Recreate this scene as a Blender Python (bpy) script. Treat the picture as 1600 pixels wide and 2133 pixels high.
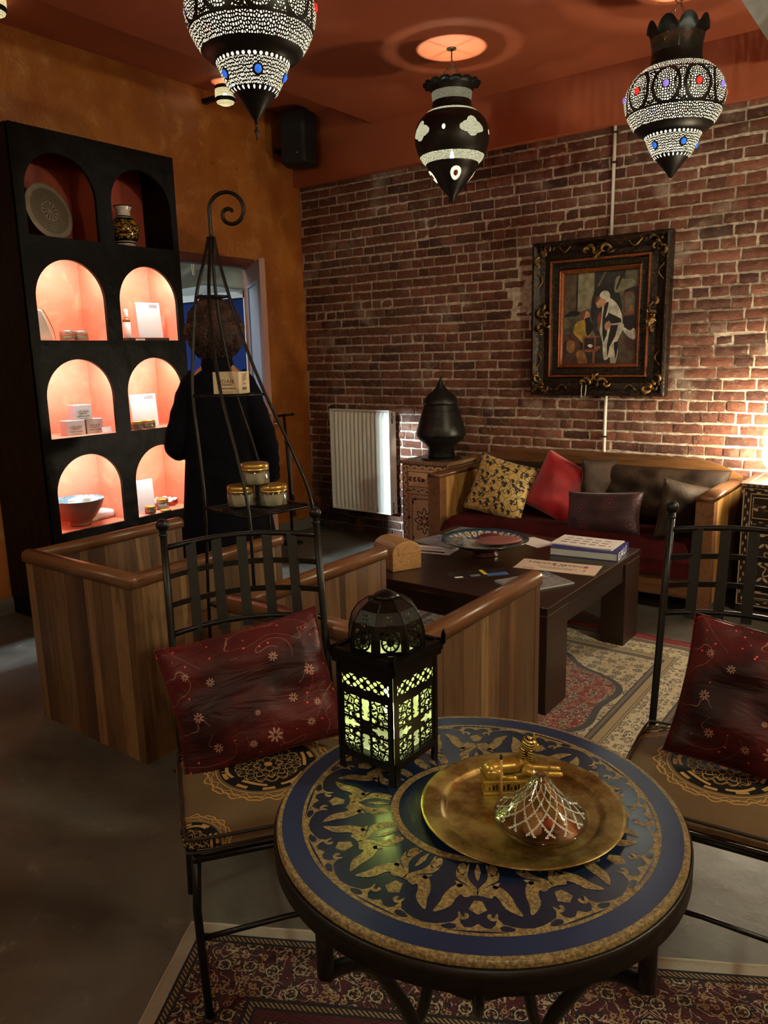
import bpy, math, random
from math import sin, cos, pi, sqrt, atan2, radians
from mathutils import Vector, Matrix, noise
R_ = random.Random(7)
for o in list(bpy.data.objects): bpy.data.objects.remove(o)
S = bpy.context.scene
COL = S.collection

# ---------------------------------------------------------------- camera
cam_d = bpy.data.cameras.new('camera'); cam = bpy.data.objects.new('camera', cam_d); COL.objects.link(cam)
cam_d.sensor_fit = 'VERTICAL'; cam_d.sensor_height = 24.0; cam_d.lens = 18.0; cam_d.clip_start = 0.02
CR = ((0.80448297, 0.59352416, -0.02315647), (0.1013654, -0.17559897, -0.97922932), (-0.58526251, 0.78542604, -0.2014292))
cam.matrix_world = Matrix(((CR[0][0], -CR[1][0], -CR[2][0], 0), (CR[0][1], -CR[1][1], -CR[2][1], 0), (CR[0][2], -CR[1][2], -CR[2][2], 1.55), (0, 0, 0, 1)))
S.camera = cam
# ---------------------------------------------------------------- exposure, world
S.view_settings.view_transform = 'Standard'; S.view_settings.look = 'None'
S.view_settings.exposure = 1.1; S.view_settings.gamma = 1.0; S.view_settings.use_curve_mapping = False
W = bpy.data.worlds.new('world'); S.world = W; W.use_nodes = True
W.node_tree.nodes['Background'].inputs[0].default_value = (0.55, 0.75, 0.9, 1); W.node_tree.nodes['Background'].inputs[1].default_value = 0.6
S.cycles.max_bounces = 8; S.cycles.transparent_max_bounces = 16; S.cycles.sample_clamp_indirect = 4.0
S.cycles.caustics_reflective = False; S.cycles.caustics_refractive = False

def lamp(name, kind, loc, energy, color=(1, 1, 1), **k):
    d = bpy.data.lights.new(name, kind); d.energy = energy; d.color = color
    tgt = k.pop('target', None); par = k.pop('parent', None)
    for a, v in k.items(): setattr(d, a, v)
    o = bpy.data.objects.new(name, d); COL.objects.link(o); o.location = loc
    if tgt is not None: o.rotation_euler = (Vector(tgt) - Vector(loc)).to_track_quat('-Z', 'Y').to_euler()
    if par is not None: o.parent = par
    return o
# daylight entering by the doorway behind the camera, on the left
lamp('daylight_sun', 'SUN', (-4.5, -3, 3), 4.8, (0.72, 0.9, 1.0), angle=radians(1.2), target=(-4.5 + .114, -2, 3 - .30))
WARM = (1.0, 0.80, 0.52); LAMPW = (0.95, 1.0, 0.82)

# ---------------------------------------------------------------- colour and node helpers
def C(h, a=1.0):
    h = h.lstrip('#'); r = []
    for i in (0, 2, 4):
        c = int(h[i:i + 2], 16) / 255; r.append(c / 12.92 if c <= .04045 else ((c + .055) / 1.055) ** 2.4)
    return (r[0], r[1], r[2], a)
def col4(c): return C(c) if isinstance(c, str) else (tuple(c) + (1,))[:4]
class E:
    def __init__(s, g, o): s.g = g; s.o = o
    def __add__(s, b): return s.g.m('ADD', s, b)
    def __radd__(s, b): return s.g.m('ADD', b, s)
    def __sub__(s, b): return s.g.m('SUBTRACT', s, b)
    def __rsub__(s, b): return s.g.m('SUBTRACT', b, s)
    def __mul__(s, b): return s.g.m('MULTIPLY', s, b)
    def __rmul__(s, b): return s.g.m('MULTIPLY', b, s)
    def __truediv__(s, b): return s.g.m('DIVIDE', s, b)
    def __rtruediv__(s, b): return s.g.m('DIVIDE', b, s)
    def __pow__(s, b): return s.g.m('POWER', s, b)
    def __gt__(s, b): return s.g.m('GREATER_THAN', s, b)
    def __lt__(s, b): return s.g.m('LESS_THAN', s, b)
    def fract(s): return s.g.m('FRACT', s)
    def floor(s): return s.g.m('FLOOR', s)
    def abs(s): return s.g.m('ABSOLUTE', s)
    def sin(s): return s.g.m('SINE', s)
    def cos(s): return s.g.m('COSINE', s)
    def sqrt(s): return s.g.m('SQRT', s)
    def mx(s, b): return s.g.m('MAXIMUM', s, b)
    def mn(s, b): return s.g.m('MINIMUM', s, b)
    def inv(s): return 1.0 - s
    def pp(s, b): return s.g.m('PINGPONG', s, b)
class G:
    """one procedural material under construction"""
    def __init__(s, name, rough=.5, metal=0.0, color=None, spec=None):
        s.mat = bpy.data.materials.new(name); s.mat.use_nodes = True; s.nt = s.mat.node_tree
        s.b = s.nt.nodes['Principled BSDF']; s.out = s.nt.nodes['Material Output']
        s.set('Roughness', rough); s.set('Metallic', metal)
        if color is not None: s.set('Base Color', col4(color) if not isinstance(color, E) else color)
        if spec is not None: s.set('Specular IOR Level', spec)
        s._tc = None
    def n(s, t, **k):
        n = s.nt.nodes.new(t)
        for a, v in k.items(): setattr(n, a, v)
        return n
    def put(s, inp, v):
        if isinstance(v, E): s.nt.links.new(v.o, inp)
        elif v is not None:
            try: inp.default_value = v
            except Exception: inp.default_value = v[:3]
    def set(s, name, v): s.put(s.b.inputs[name], v)
    def m(s, op, a, b=None, c=None, clamp=False):
        n = s.n('ShaderNodeMath', operation=op, use_clamp=clamp); s.put(n.inputs[0], a)
        if b is not None: s.put(n.inputs[1], b)
        if c is not None: s.put(n.inputs[2], c)
        return E(s, n.outputs[0])
    def tc(s, which='Object'):
        if s._tc is None: s._tc = s.n('ShaderNodeTexCoord')
        return E(s, s._tc.outputs[which])
    def sep(s, v):
        n = s.n('ShaderNodeSeparateXYZ'); s.put(n.inputs[0], v); return [E(s, o) for o in n.outputs]
    def vec(s, x, y, z=0.0):
        n = s.n('ShaderNodeCombineXYZ')
        for i, v in enumerate((x, y, z)): s.put(n.inputs[i], v)
        return E(s, n.outputs[0])
    def xyz(s): return s.sep(s.tc())
    def uv(s): return s.sep(s.tc('UV'))[:2]
    def map(s, v, scale=(1, 1, 1), loc=(0, 0, 0)):
        n = s.n('ShaderNodeMapping'); s.put(n.inputs[0], v); n.inputs['Scale'].default_value = scale; n.inputs['Location'].default_value = loc; return E(s, n.outputs[0])
    def noise(s, v=None, scale=5, detail=3, rough=.5, dist=0.0, out='Fac'):
        n = s.n('ShaderNodeTexNoise'); s.put(n.inputs['Vector'], v if v is not None else s.tc())
        n.inputs['Scale'].default_value = scale; n.inputs['Detail'].default_value = detail; n.inputs['Roughness'].default_value = rough; n.inputs['Distortion'].default_value = dist
        return E(s, n.outputs[out])
    def voro(s, v=None, scale=5, feature='F1', out='Distance', rnd=1.0, dim='3D', metric=None):
        n = s.n('ShaderNodeTexVoronoi', feature=feature, voronoi_dimensions=dim)
        if metric: n.distance = metric
        s.put(n.inputs['Vector'], v if v is not None else s.tc()); n.inputs['Scale'].default_value = scale; n.inputs['Randomness'].default_value = rnd
        return E(s, n.outputs[out])
    def wave(s, v=None, scale=5, dist=2, detail=2, **k):
        n = s.n('ShaderNodeTexWave', **k); s.put(n.inputs['Vector'], v if v is not None else s.tc()); n.inputs['Scale'].default_value = scale; n.inputs['Distortion'].default_value = dist; n.inputs['Detail'].default_value = detail
        return E(s, n.outputs['Fac'])
    def attr(s, name):
        n = s.n('ShaderNodeAttribute', attribute_name=name); return E(s, n.outputs['Fac'])
    def mix(s, f, a, b, blend='MIX'):
        n = s.n('ShaderNodeMix', data_type='RGBA', blend_type=blend)
        s.put(n.inputs[0], f); s.put(n.inputs[6], a if isinstance(a, E) else col4(a)); s.put(n.inputs[7], b if isinstance(b, E) else col4(b))
        return E(s, n.outputs[2])
    def ramp(s, f, stops, interp='LINEAR'):
        n = s.n('ShaderNodeValToRGB'); s.put(n.inputs[0], f); r = n.color_ramp; r.interpolation = interp
        while len(r.elements) < len(stops): r.elements.new(.5)
        for e, (p, c) in zip(r.elements, stops): e.position = p; e.color = col4(c)
        return E(s, n.outputs[0])
    def step(s, x, a, b):
        n = s.n('ShaderNodeMapRange', interpolation_type='SMOOTHSTEP'); s.put(n.inputs[0], x); n.inputs[1].default_value = a; n.inputs[2].default_value = b; return E(s, n.outputs[0])
    def rng(s, x, a, b, c=0., d=1.):
        n = s.n('ShaderNodeMapRange'); s.put(n.inputs[0], x)
        for i, v in enumerate((a, b, c, d)): n.inputs[i + 1].default_value = v
        return E(s, n.outputs[0])
    def band(s, x, a, b): return (x > a) * (x < b)
    def bump(s, h, strength=.3, dist=.01):
        n = s.n('ShaderNodeBump'); n.inputs['Strength'].default_value = strength; n.inputs['Distance'].default_value = dist
        s.put(n.inputs['Height'], h); s.nt.links.new(n.outputs[0], s.b.inputs['Normal']); return s
def simple(name, color, rough=.5, metal=0.0, vary=0.0, scale=8, bump=0.0, bscale=60, spec=None, emit=0.0, coat=0.0, sheen=0.0, dark=None):
    g = G(name, rough, metal, spec=spec); c = col4(color)
    if vary or dark:
        d = col4(dark) if dark else tuple(x * (1 - vary) for x in c[:3]) + (1,)
        g.set('Base Color', g.mix(g.step(g.noise(scale=scale, detail=5), .35, .65), d, c))
    else: g.set('Base Color', c)
    if bump: g.bump(g.noise(scale=bscale, detail=4), bump, .005)
    if emit: g.set('Emission Color', c); g.set('Emission Strength', emit)
    if coat: g.set('Coat Weight', coat); g.set('Coat Roughness', .15)
    if sheen: g.set('Sheen Weight', sheen); g.set('Sheen Roughness', .4)
    return g.mat
def glass(name, color=(1, 1, 1), rough=0.0, ior=1.45):
    g = G(name, rough); g.set('Base Color', col4(color)); g.set('Transmission Weight', 1.0); g.set('IOR', ior); return g.mat

# ---------------------------------------------------------------- mesh builder
class MB:
    def __init__(s): s.v = []; s.f = []; s.mi = []; s.sm = []; s.rn = []; s.uv = []; s.has_uv = False; s.m = Matrix.Identity(4)
    def at(s, m): s.m = m; return s
    def add(s, vs, fs, mat=0, smooth=False, rnd=0.0, uvs=None):
        b = len(s.v); s.v += [tuple(s.m @ Vector(v)) for v in vs]
        for i, f in enumerate(fs):
            s.f.append([b + k for k in f]); s.mi.append(mat); s.sm.append(smooth); s.rn.append(rnd)
            s.uv.append(uvs[i] if uvs else None)
        if uvs: s.has_uv = True
        return s
    def box(s, a, b, mat=0, rnd=0.0):
        x0, y0, z0 = a; x1, y1, z1 = b
        if x0 > x1: x0, x1 = x1, x0
        if y0 > y1: y0, y1 = y1, y0
        if z0 > z1: z0, z1 = z1, z0
        v = [(x0, y0, z0), (x1, y0, z0), (x1, y1, z0), (x0, y1, z0), (x0, y0, z1), (x1, y0, z1), (x1, y1, z1), (x0, y1, z1)]
        return s.add(v, [(3, 2, 1, 0), (4, 5, 6, 7), (0, 1, 5, 4), (1, 2, 6, 5), (2, 3, 7, 6), (3, 0, 4, 7)], mat, False, rnd)
    def lathe(s, prof, seg=32, mat=0, smooth=True, cap=True, rfun=None, c=(0, 0, 0), zfun=None):
        vs = []; fs = []; uv = []; n = len(prof)
        for j, (r, z) in enumerate(prof):
            for i in range(seg):
                a = 2 * pi * i / seg; rr = r * (rfun(a, j, z) if rfun else 1); zz = z + (zfun(a, j) if zfun else 0)
                vs.append((c[0] + rr * cos(a), c[1] + rr * sin(a), c[2] + zz))
        for j in range(n - 1):
            for i in range(seg):
                k = (i + 1) % seg; fs.append((j * seg + i, j * seg + k, (j + 1) * seg + k, (j + 1) * seg + i))
                u0, u1 = i / seg, (i + 1) / seg; uv.append([(u0, prof[j][1]), (u1, prof[j][1]), (u1, prof[j + 1][1]), (u0, prof[j + 1][1])])
        s.add(vs, fs, mat, smooth, 0, uv)
        if cap:
            for j, rev in ((0, True), (n - 1, False)):
                if prof[j][0] > 1e-5:
                    ring = list(range(j * seg, (j + 1) * seg)); b = len(s.v) - len(vs)
                    s.f.append([b + q for q in (ring[::-1] if rev else ring)]); s.mi.append(mat); s.sm.append(False); s.rn.append(0); s.uv.append([(0, prof[j][1])] * seg)
        return s
    def tube(s, pts, r=.005, seg=8, mat=0, closed=False, smooth=True, flat=None, rnd=0.0):
        P = [Vector(p) for p in pts]; n = len(P); rr = r if isinstance(r, (list, tuple)) else [r] * n
        T = []
        for i in range(n):
            a = P[(i - 1) % n] if (closed or i > 0) else P[i]; b = P[(i + 1) % n] if (closed or i < n - 1) else P[i]
            T.append((b - a).normalized() if (b - a).length > 1e-9 else Vector((0, 0, 1)))
        up = Vector((0, 0, 1)) if abs(T[0].z) < .9 else Vector((1, 0, 0))
        N = (up - T[0] * up.dot(T[0])).normalized(); vs = []
        for i in range(n):
            if i: N = (N - T[i] * N.dot(T[i])); N = N.normalized() if N.length > 1e-6 else T[i].orthogonal().normalized()
            B = T[i].cross(N)
            for k in range(seg):
                a = 2 * pi * (k + .5) / seg; x, y = cos(a) * rr[i], sin(a) * rr[i]
                if flat: x *= flat[0]; y *= flat[1]
                vs.append(tuple(P[i] + N * x + B * y))
        fs = []
        for i in range(n if closed else n - 1):
            j = (i + 1) % n
            for k in range(seg): l = (k + 1) % seg; fs.append((i * seg + k, i * seg + l, j * seg + l, j * seg + k))
        if not closed: fs += [tuple(range(seg))[::-1], tuple(range((n - 1) * seg, n * seg))]
        return s.add(vs, fs, mat, smooth and seg > 4, rnd)
    def prism(s, poly, z0, z1, mat=0, side=None, smooth=False, rnd=0.0, ax=None):
        """extrude a 2D polygon from z0 to z1; ax = function (x, y, z) -> 3D"""
        ax = ax or (lambda x, y, z: (x, y, z)); n = len(poly)
        a = sum(poly[i][0] * poly[(i + 1) % n][1] - poly[(i + 1) % n][0] * poly[i][1] for i in range(n))
        if a < 0: poly = poly[::-1]
        vs = [ax(x, y, z0) for x, y in poly] + [ax(x, y, z1) for x, y in poly]
        s.add(vs, [tuple(range(n))[::-1], tuple(range(n, 2 * n))], mat, False, rnd)
        b = len(s.v) - 2 * n
        for i in range(n):
            j = (i + 1) % n; s.f.append([b + i, b + j, b + n + j, b + n + i]); s.mi.append(mat if side is None else side); s.sm.append(smooth); s.rn.append(rnd); s.uv.append(None)
        return s
    def ball(s, c, r, mat=0, seg=12, sc=(1, 1, 1)):
        prof = [(max(1e-6, r * sin(pi * j / (seg // 2))), -r * cos(pi * j / (seg // 2))) for j in range(seg // 2 + 1)]
        vs = []; n = len(prof)
        for (q, z) in prof:
            for i in range(seg): a = 2 * pi * i / seg; vs.append((c[0] + q * cos(a) * sc[0], c[1] + q * sin(a) * sc[1], c[2] + z * sc[2]))
        fs = [(j * seg + i, j * seg + (i + 1) % seg, (j + 1) * seg + (i + 1) % seg, (j + 1) * seg + i) for j in range(n - 1) for i in range(seg)]
        return s.add(vs, fs, mat, True)
    def grid(s, fn, nu, nv, mat=0, smooth=True, uv=False, wrap=False):
        vs = [fn(i / nu, j / nv) for j in range(nv + 1) for i in range(nu + 1)]; w = nu + 1
        fs = []; uvs = []
        for j in range(nv):
            for i in range(nu):
                fs.append((j * w + i, j * w + i + 1, (j + 1) * w + i + 1, (j + 1) * w + i))
                uvs.append([(i / nu, j / nv), ((i + 1) / nu, j / nv), ((i + 1) / nu, (j + 1) / nv), (i / nu, (j + 1) / nv)])
        return s.add(vs, fs, mat, smooth, 0, uvs if uv else None)
    def build(s, name, mats, parent=None, bevel=0.0, bseg=2, sub=0, loc=None, rot=None, weld=False):
        me = bpy.data.meshes.new(name); me.from_pydata(s.v, [], s.f)
        mats = mats if isinstance(mats, (list, tuple)) else [mats]
        for m in mats: me.materials.append(m)
        me.polygons.foreach_set('material_index', s.mi); me.polygons.foreach_set('use_smooth', s.sm)
        if any(s.rn):
            a = me.attributes.new('rnd', 'FLOAT', 'FACE'); a.data.foreach_set('value', s.rn)
        if s.has_uv:
            u = me.uv_layers.new(name='UVMap'); flat = []
            for f, q in zip(s.f, s.uv):
                for k in range(len(f)): flat += list(q[k]) if q else [0, 0]
            u.data.foreach_set('uv', flat)
        me.update(); me.validate(clean_customdata=False)
        o = bpy.data.objects.new(name, me); COL.objects.link(o)
        if parent is not None: o.parent = parent
        if loc: o.location = loc
        if rot: o.rotation_euler = rot
        if weld:
            w = o.modifiers.new('weld', 'WELD'); w.merge_threshold = 1e-5
        if bevel:
            b = o.modifiers.new('bevel', 'BEVEL'); b.width = bevel; b.segments = bseg; b.limit_method = 'ANGLE'; b.angle_limit = radians(40)
        if sub:
            b = o.modifiers.new('sub', 'SUBSURF'); b.levels = sub; b.render_levels = sub
        return o
def tag(o, label=None, cat=None, group=None, kind=None):
    for k, v in (('label', label), ('category', cat), ('group', group), ('kind', kind)):
        if v: o[k] = v
    return o
def thing(name, label, cat, loc=(0, 0, 0), rz=0.0, group=None, rot=None):
    o = bpy.data.objects.new(name, None); COL.objects.link(o); o.location = loc; o.rotation_euler = rot or (0, 0, rz); o.empty_display_size = .05
    return tag(o, label, cat, group)
def struct(name, mb, mats, **k): return tag(mb.build(name, mats, **k), kind='structure')
def dup(o, parent=None, loc=None, rz=None, label=None):
    c = o.copy(); COL.objects.link(c); c.parent = parent
    if loc is not None: c.location = loc
    if rz is not None: c.rotation_euler = (0, 0, rz)
    if label: c['label'] = label
    for ch in [x for x in bpy.data.objects if x.parent == o]: dup(ch, c)
    return c
def text(name, body, size, mat, parent, loc, rot, depth=.0003, align='CENTER', sx=1.0, shear=0.0, spacing=1.0):
    cu = bpy.data.curves.new(name, 'FONT'); cu.body = body; cu.size = size; cu.extrude = depth; cu.align_x = align; cu.align_y = 'CENTER'; cu.shear = shear; cu.space_character = spacing; cu.resolution_u = 3
    t = bpy.data.objects.new(name, cu); COL.objects.link(t); dg = bpy.context.evaluated_depsgraph_get(); dg.update()
    me = bpy.data.meshes.new_from_object(t.evaluated_get(dg)); bpy.data.objects.remove(t)
    me.materials.clear(); me.materials.append(mat)
    o = bpy.data.objects.new(name, me); COL.objects.link(o); o.parent = parent; o.location = loc; o.rotation_euler = rot; o.scale = (sx, 1, 1)
    return o
def rot2(x, y, a): return x * cos(a) - y * sin(a), x * sin(a) + y * cos(a)
def catmull(P, n=8, closed=False):
    P = [Vector(p) for p in P]; out = []; N = len(P)
    for i in range(N if closed else N - 1):
        g = lambda k: P[k % N] if closed else P[max(0, min(N - 1, k))]
        a, b, c, d = g(i - 1), g(i), g(i + 1), g(i + 2)
        for j in range(n):
            t = j / n; out.append(.5 * ((2 * b) + (c - a) * t + (2 * a - 5 * b + 4 * c - d) * t * t + (3 * b - a - 3 * c + d) * t ** 3))
    if not closed: out.append(P[-1])
    return out
# ---------------------------------------------------------------- materials of the room
def m_plaster(name, base, dark, light, rough=.42, bump=.25):
    g = G(name, rough); n1 = g.noise(scale=1.6, detail=6, rough=.6, dist=.8); n2 = g.noise(scale=7, detail=6, rough=.65, dist=.6)
    c = g.mix(g.step(n1, .3, .7), dark, base); c = g.mix(g.step(n2, .5, .72) * .55, c, light)
    g.set('Base Color', c); g.set('Roughness', g.rng(n2, .3, .7, rough - .08, rough + .15)); g.bump(g.noise(scale=9, detail=7, rough=.62, dist=1.2), bump, .03); return g.mat
M_orange = m_plaster('orange_plaster', '#a86428', '#8c4c1e', '#b88040', .34, .3)
M_ceil = simple('red_ceiling_paint', '#a4512f', .62, vary=.12, scale=1.5)
def m_brick():
    g = G('old_brick', .88); r = g.attr('rnd'); n = g.noise(scale=22, detail=6, rough=.7); n2 = g.noise(scale=4, detail=4); n3 = g.noise(scale=60, detail=4)
    c = g.ramp(r, [(0, '#46281e'), (.25, '#643a2a'), (.5, '#754431'), (.75, '#5c3627'), (.93, '#84503c'), (1, '#2f211c')])
    c = g.mix(g.step(n, .52, .72) * .7, c, '#94705c'); c = g.mix(g.step(n, .46, .3) * .6, c, '#3a221c')
    c = g.mix(g.step(n2, .55, .75) * .6, c, '#a89584')
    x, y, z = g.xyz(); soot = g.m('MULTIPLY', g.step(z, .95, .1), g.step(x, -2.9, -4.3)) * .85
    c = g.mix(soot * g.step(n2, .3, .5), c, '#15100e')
    # dark drips under the beam, behind the middle lantern
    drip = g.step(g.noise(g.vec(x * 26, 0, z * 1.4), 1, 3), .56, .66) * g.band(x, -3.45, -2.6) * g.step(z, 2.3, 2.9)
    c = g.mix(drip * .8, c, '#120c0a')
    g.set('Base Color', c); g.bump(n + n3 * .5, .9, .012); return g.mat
M_brick = m_brick()
def m_mortar():
    g = G('pale_mortar', .95); n = g.noise(scale=30, detail=5); n2 = g.noise(scale=3, detail=4)
    c = g.mix(g.step(n, .35, .65), '#a3917f', '#cbbba7'); c = g.mix(g.step(n2, .6, .75) * .5, c, '#5c4a40')
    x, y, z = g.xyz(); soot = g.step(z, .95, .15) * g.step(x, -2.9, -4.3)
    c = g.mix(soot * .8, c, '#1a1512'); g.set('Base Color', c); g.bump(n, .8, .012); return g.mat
M_mortar = m_mortar()
def m_floor():
    g = G('polished_concrete', .38); n = g.noise(scale=1.3, detail=7, rough=.65, dist=.6); n2 = g.noise(scale=9, detail=6, rough=.7)
    c = g.mix(g.step(n, .3, .7), '#3d3a34', '#625e55'); c = g.mix(g.step(n2, .58, .72) * .45, c, '#8a7f70'); c = g.mix(g.step(n2, .42, .28) * .5, c, '#332c26')
    x, y, z = g.xyz(); cr = (x * .55 + y * .83 - .75 + g.noise(scale=2) * .12).abs(); c = g.mix((cr < .006) * .6, c, '#241f1b')
    g.set('Base Color', c); g.set('Roughness', g.rng(n2, .3, .7, .3, .55)); g.bump(n2, .15, .01); return g.mat
M_floor = m_floor()
M_skirt = simple('grey_skirting_paint', '#6b655c', .6, vary=.1)
def m_black():
    g = G('black_limewash', .4, spec=.15); n = g.noise(scale=6, detail=6, rough=.6); g.set('Base Color', g.mix(g.step(n, .4, .75), '#050404', '#0c0a09'))
    g.bump(g.noise(scale=10, detail=6), .35, .02); return g.mat
M_black = m_black()
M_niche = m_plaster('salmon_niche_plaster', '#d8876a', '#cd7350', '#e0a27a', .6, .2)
M_nichedark = m_plaster('brick_red_niche_plaster', '#9c3a20', '#84301b', '#a9482a', .6, .2)  # the unlit top row's shade is put into this darker plaster colour
M_white = simple('white_paint', '#e6e4dc', .5); M_cream = simple('cream_enamel', '#dcd8cc', .35)
M_pinkpaint = simple('pinkish_brown_door_paint', '#9a6a5c', .45, vary=.08)
M_greypane = simple('grey_door_panel_paint', '#a9a7ab', .35, vary=.06)
M_iron = simple('black_wrought_iron', '#0d0c0a', .42, .3, vary=.3, scale=30, bump=.15, bscale=90)
M_ironrod = simple('rack_iron', '#1d1915', .35, .6, vary=.3, scale=20)
M_chrome = simple('chrome', '#c9c9c9', .15, 1.0)

# ---------------------------------------------------------------- the room
XL, YB, ZC, ZH, XE = -4.69, 5.20, 3.29, 3.485, -3.83
fl = MB().box((XL, -2.0, -.1), (2.4, YB + .1, 0)); struct('floor', fl, M_floor)
w = MB()
w.box((XL - .05, -2.0, 0), (XL, 3.55, ZH)); w.box((XL - .05, 4.53, 0), (XL, YB + .1, ZH)); w.box((XL - .05, 3.55, 2.30), (XL, 4.53, ZH))
struct('wall_left', w, M_orange)
def brick_wall():
    b = MB(); b.box((XL, YB, 0), (2.4, YB + .1, ZH), 1)
    rr = random.Random(3); z = .012; row = 0
    while z < 2.93:
        h = .0560 + rr.uniform(-.003, .003); x = XL + .004 + rr.uniform(0, .03); 
        hdr = rr.random() < .4
        while x < 1.0:
            L = (.092 if (rr.random() < (.75 if hdr else .25)) else .185) + rr.uniform(-.012, .014)
            if x + L > 1.02: break
            dep = .0125 + rr.uniform(-.006, .007); rn = rr.random() * .98 + .01
            if rr.random() < .04: dep = .006
            hole = (x + L / 2 + 2.52) ** 2 / .02 + (z + h / 2 - 1.95) ** 2 / .05 < 1
            if hole: dep = rr.uniform(-.002, .004)
            nu, nv = max(3, int(L / .026)), 3; vs = []; sd = rr.random() * 100
            for j in range(nv + 1):
                for i in range(nu + 1):
                    u, v = i / nu, j / nv; px = x + u * L; pz = z + v * h + noise.noise(Vector((px * 3, row, 0))) * .006
                    edge = (u in (0, 1)) or (v in (0, 1)); nn = noise.noise(Vector((px * 40, pz * 40, sd)))
                    if edge: px += nn * .0055; pz += noise.noise(Vector((px * 35, sd, pz * 35))) * .0055
                    y = YB - (dep + nn * .0032 - (.006 if edge else 0))
                    vs.append((px, y, pz))
            W_ = nu + 1; top = [(j * W_ + i, j * W_ + i + 1, (j + 1) * W_ + i + 1, (j + 1) * W_ + i) for j in range(nv) for i in range(nu)]
            ring = [i for i in range(W_)] + [j * W_ + nu for j in range(1, nv + 1)] + [nv * W_ + i for i in range(nu - 1, -1, -1)] + [j * W_ for j in range(nv - 1, 0, -1)]
            base = len(vs); vs += [(vs[k][0], YB + .002, vs[k][2]) for k in ring]; n = len(ring)
            sides = [(ring[k], base + k, base + (k + 1) % n, ring[(k + 1) % n]) for k in range(n)]
            b.add(vs, top, 0, True, rn); b.add([vs[k] for k in range(len(vs))], sides, 0, False, rn)
            x += L + .0125 + rr.uniform(-.002, .004)
        z += h + .0150; row += 1
    return b
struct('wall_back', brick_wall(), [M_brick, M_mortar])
w = MB().box((2.4, -2, 0), (2.5, YB + .1, ZH)); struct('wall_right', w, M_orange)
w = MB(); w.box((-4.24, -2.1, 0), (2.5, -2.0, ZH)); w.box((XL - .16, -2.1, 0), (-4.60, -2.0, ZH)); w.box((-4.60, -2.1, 3.22), (-4.24, -2.0, ZH)); struct('wall_behind', w, M_orange)
c = MB(); c.box((XL - .2, -2.1, ZH), (2.5, YB + .1, ZH + .1)); c.box((XE, -2.0, ZC), (2.4, YB - .08, ZH)); struct('ceiling', c, M_ceil)
c = MB().box((XL, YB - .08, 2.945), (2.4, YB, ZH)); struct('trim_1', c, M_ceil)
c = MB().box((-.98, 2.0, 3.10), (-.55, YB - .08, ZC)); struct('trim_2', c, simple('grey_duct_paint', '#6f6a63', .7))
c = MB(); c.box((XL, -2, 0), (XL + .014, 2.33, .10)); struct('baseboard_left', c, M_skirt)
c = MB(); c.box((XL, 4.62, 0), (XL + .014, YB - .02, .10)); struct('baseboard_corner', c, M_skirt)
# door case, leaf, room beyond
c = MB(); c.box((XL - .06, 3.55, 2.25), (XL + .02, 4.60, 2.32)); c.box((XL - .06, 4.535, 0), (XL + .02, 4.60, 2.25)); c.box((XL - .06, 3.48, 0), (XL + .02, 3.55, 2.32)); c.box((XL + .005, 3.5, 2.265), (XL + .03, 4.6, 2.285))
struct('trim_3', c, simple('dark_door_case_paint', '#5a2a20', .5), bevel=.004)
door = tag(bpy.data.objects.new('door_1', None), kind='structure'); COL.objects.link(door)
door.location = (XL - .03, 4.555, 0); door.rotation_euler = (0, 0, atan2(4.04 - 4.555, -4.03 + 4.72))
LW = .86
c = MB(); T = .04
def panelled(c, w, h, openings, t=T):
    ys = sorted({0, w} | {o[0] for o in openings} | {o[1] for o in openings}); zs = sorted({0, h} | {o[2] for o in openings} | {o[3] for o in openings})
    for a, b in zip(ys, ys[1:]):
        for d, e in zip(zs, zs[1:]):
            if not any(o[0] <= a and b <= o[1] and o[2] <= d and e <= o[3] for o in openings): c.box((a, -t / 2, .01 + d), (b, t / 2, .01 + e))
ops = [(.13, LW - .13, 1.12, 2.09), (.13, LW - .13, .66, .98), (.13, LW - .13, .14, .52)]
panelled(c, LW, 2.22, ops); c.build('door_leaf', M_pinkpaint, door, weld=True)
for o in ops:
    c = MB().box((o[0] + .004, -.010, o[2] + .014), (o[1] - .004, .010, o[3] + .006)); c.build('door_panel', M_greypane, door)
    c = MB()
    for s in (-1, 1):
        y0, y1 = s * .010, s * .022
        c.box((o[0], y0, o[2] + .01), (o[0] + .018, y1, o[3] + .01)); c.box((o[1] - .018, y0, o[2] + .01), (o[1], y1, o[3] + .01)); c.box((o[0] + .018, y0, o[2] + .01), (o[1] - .018, y1, o[2] + .028)); c.box((o[0] + .018, y0, o[3] - .008), (o[1] - .018, y1, o[3] + .01))
    c.build('panel_moulding', M_greypane, door, bevel=.003)
c = MB()
for s in (-1, 1): c.tube([(LW - .07, s * .02, 1.06), (LW - .07, s * .062, 1.06), (LW - .09, s * .068, 1.06), (LW - .18, s * .068, 1.06)], .008); c.box((LW - .088, s * .02, 1.0), (LW - .052, s * .025, 1.1))
c.build('door_handle', M_chrome, door)
c = MB().box((LW, -.012, .98), (LW + .002, .012, 1.14)); c.build('lock_plate', M_chrome, door)
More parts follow.
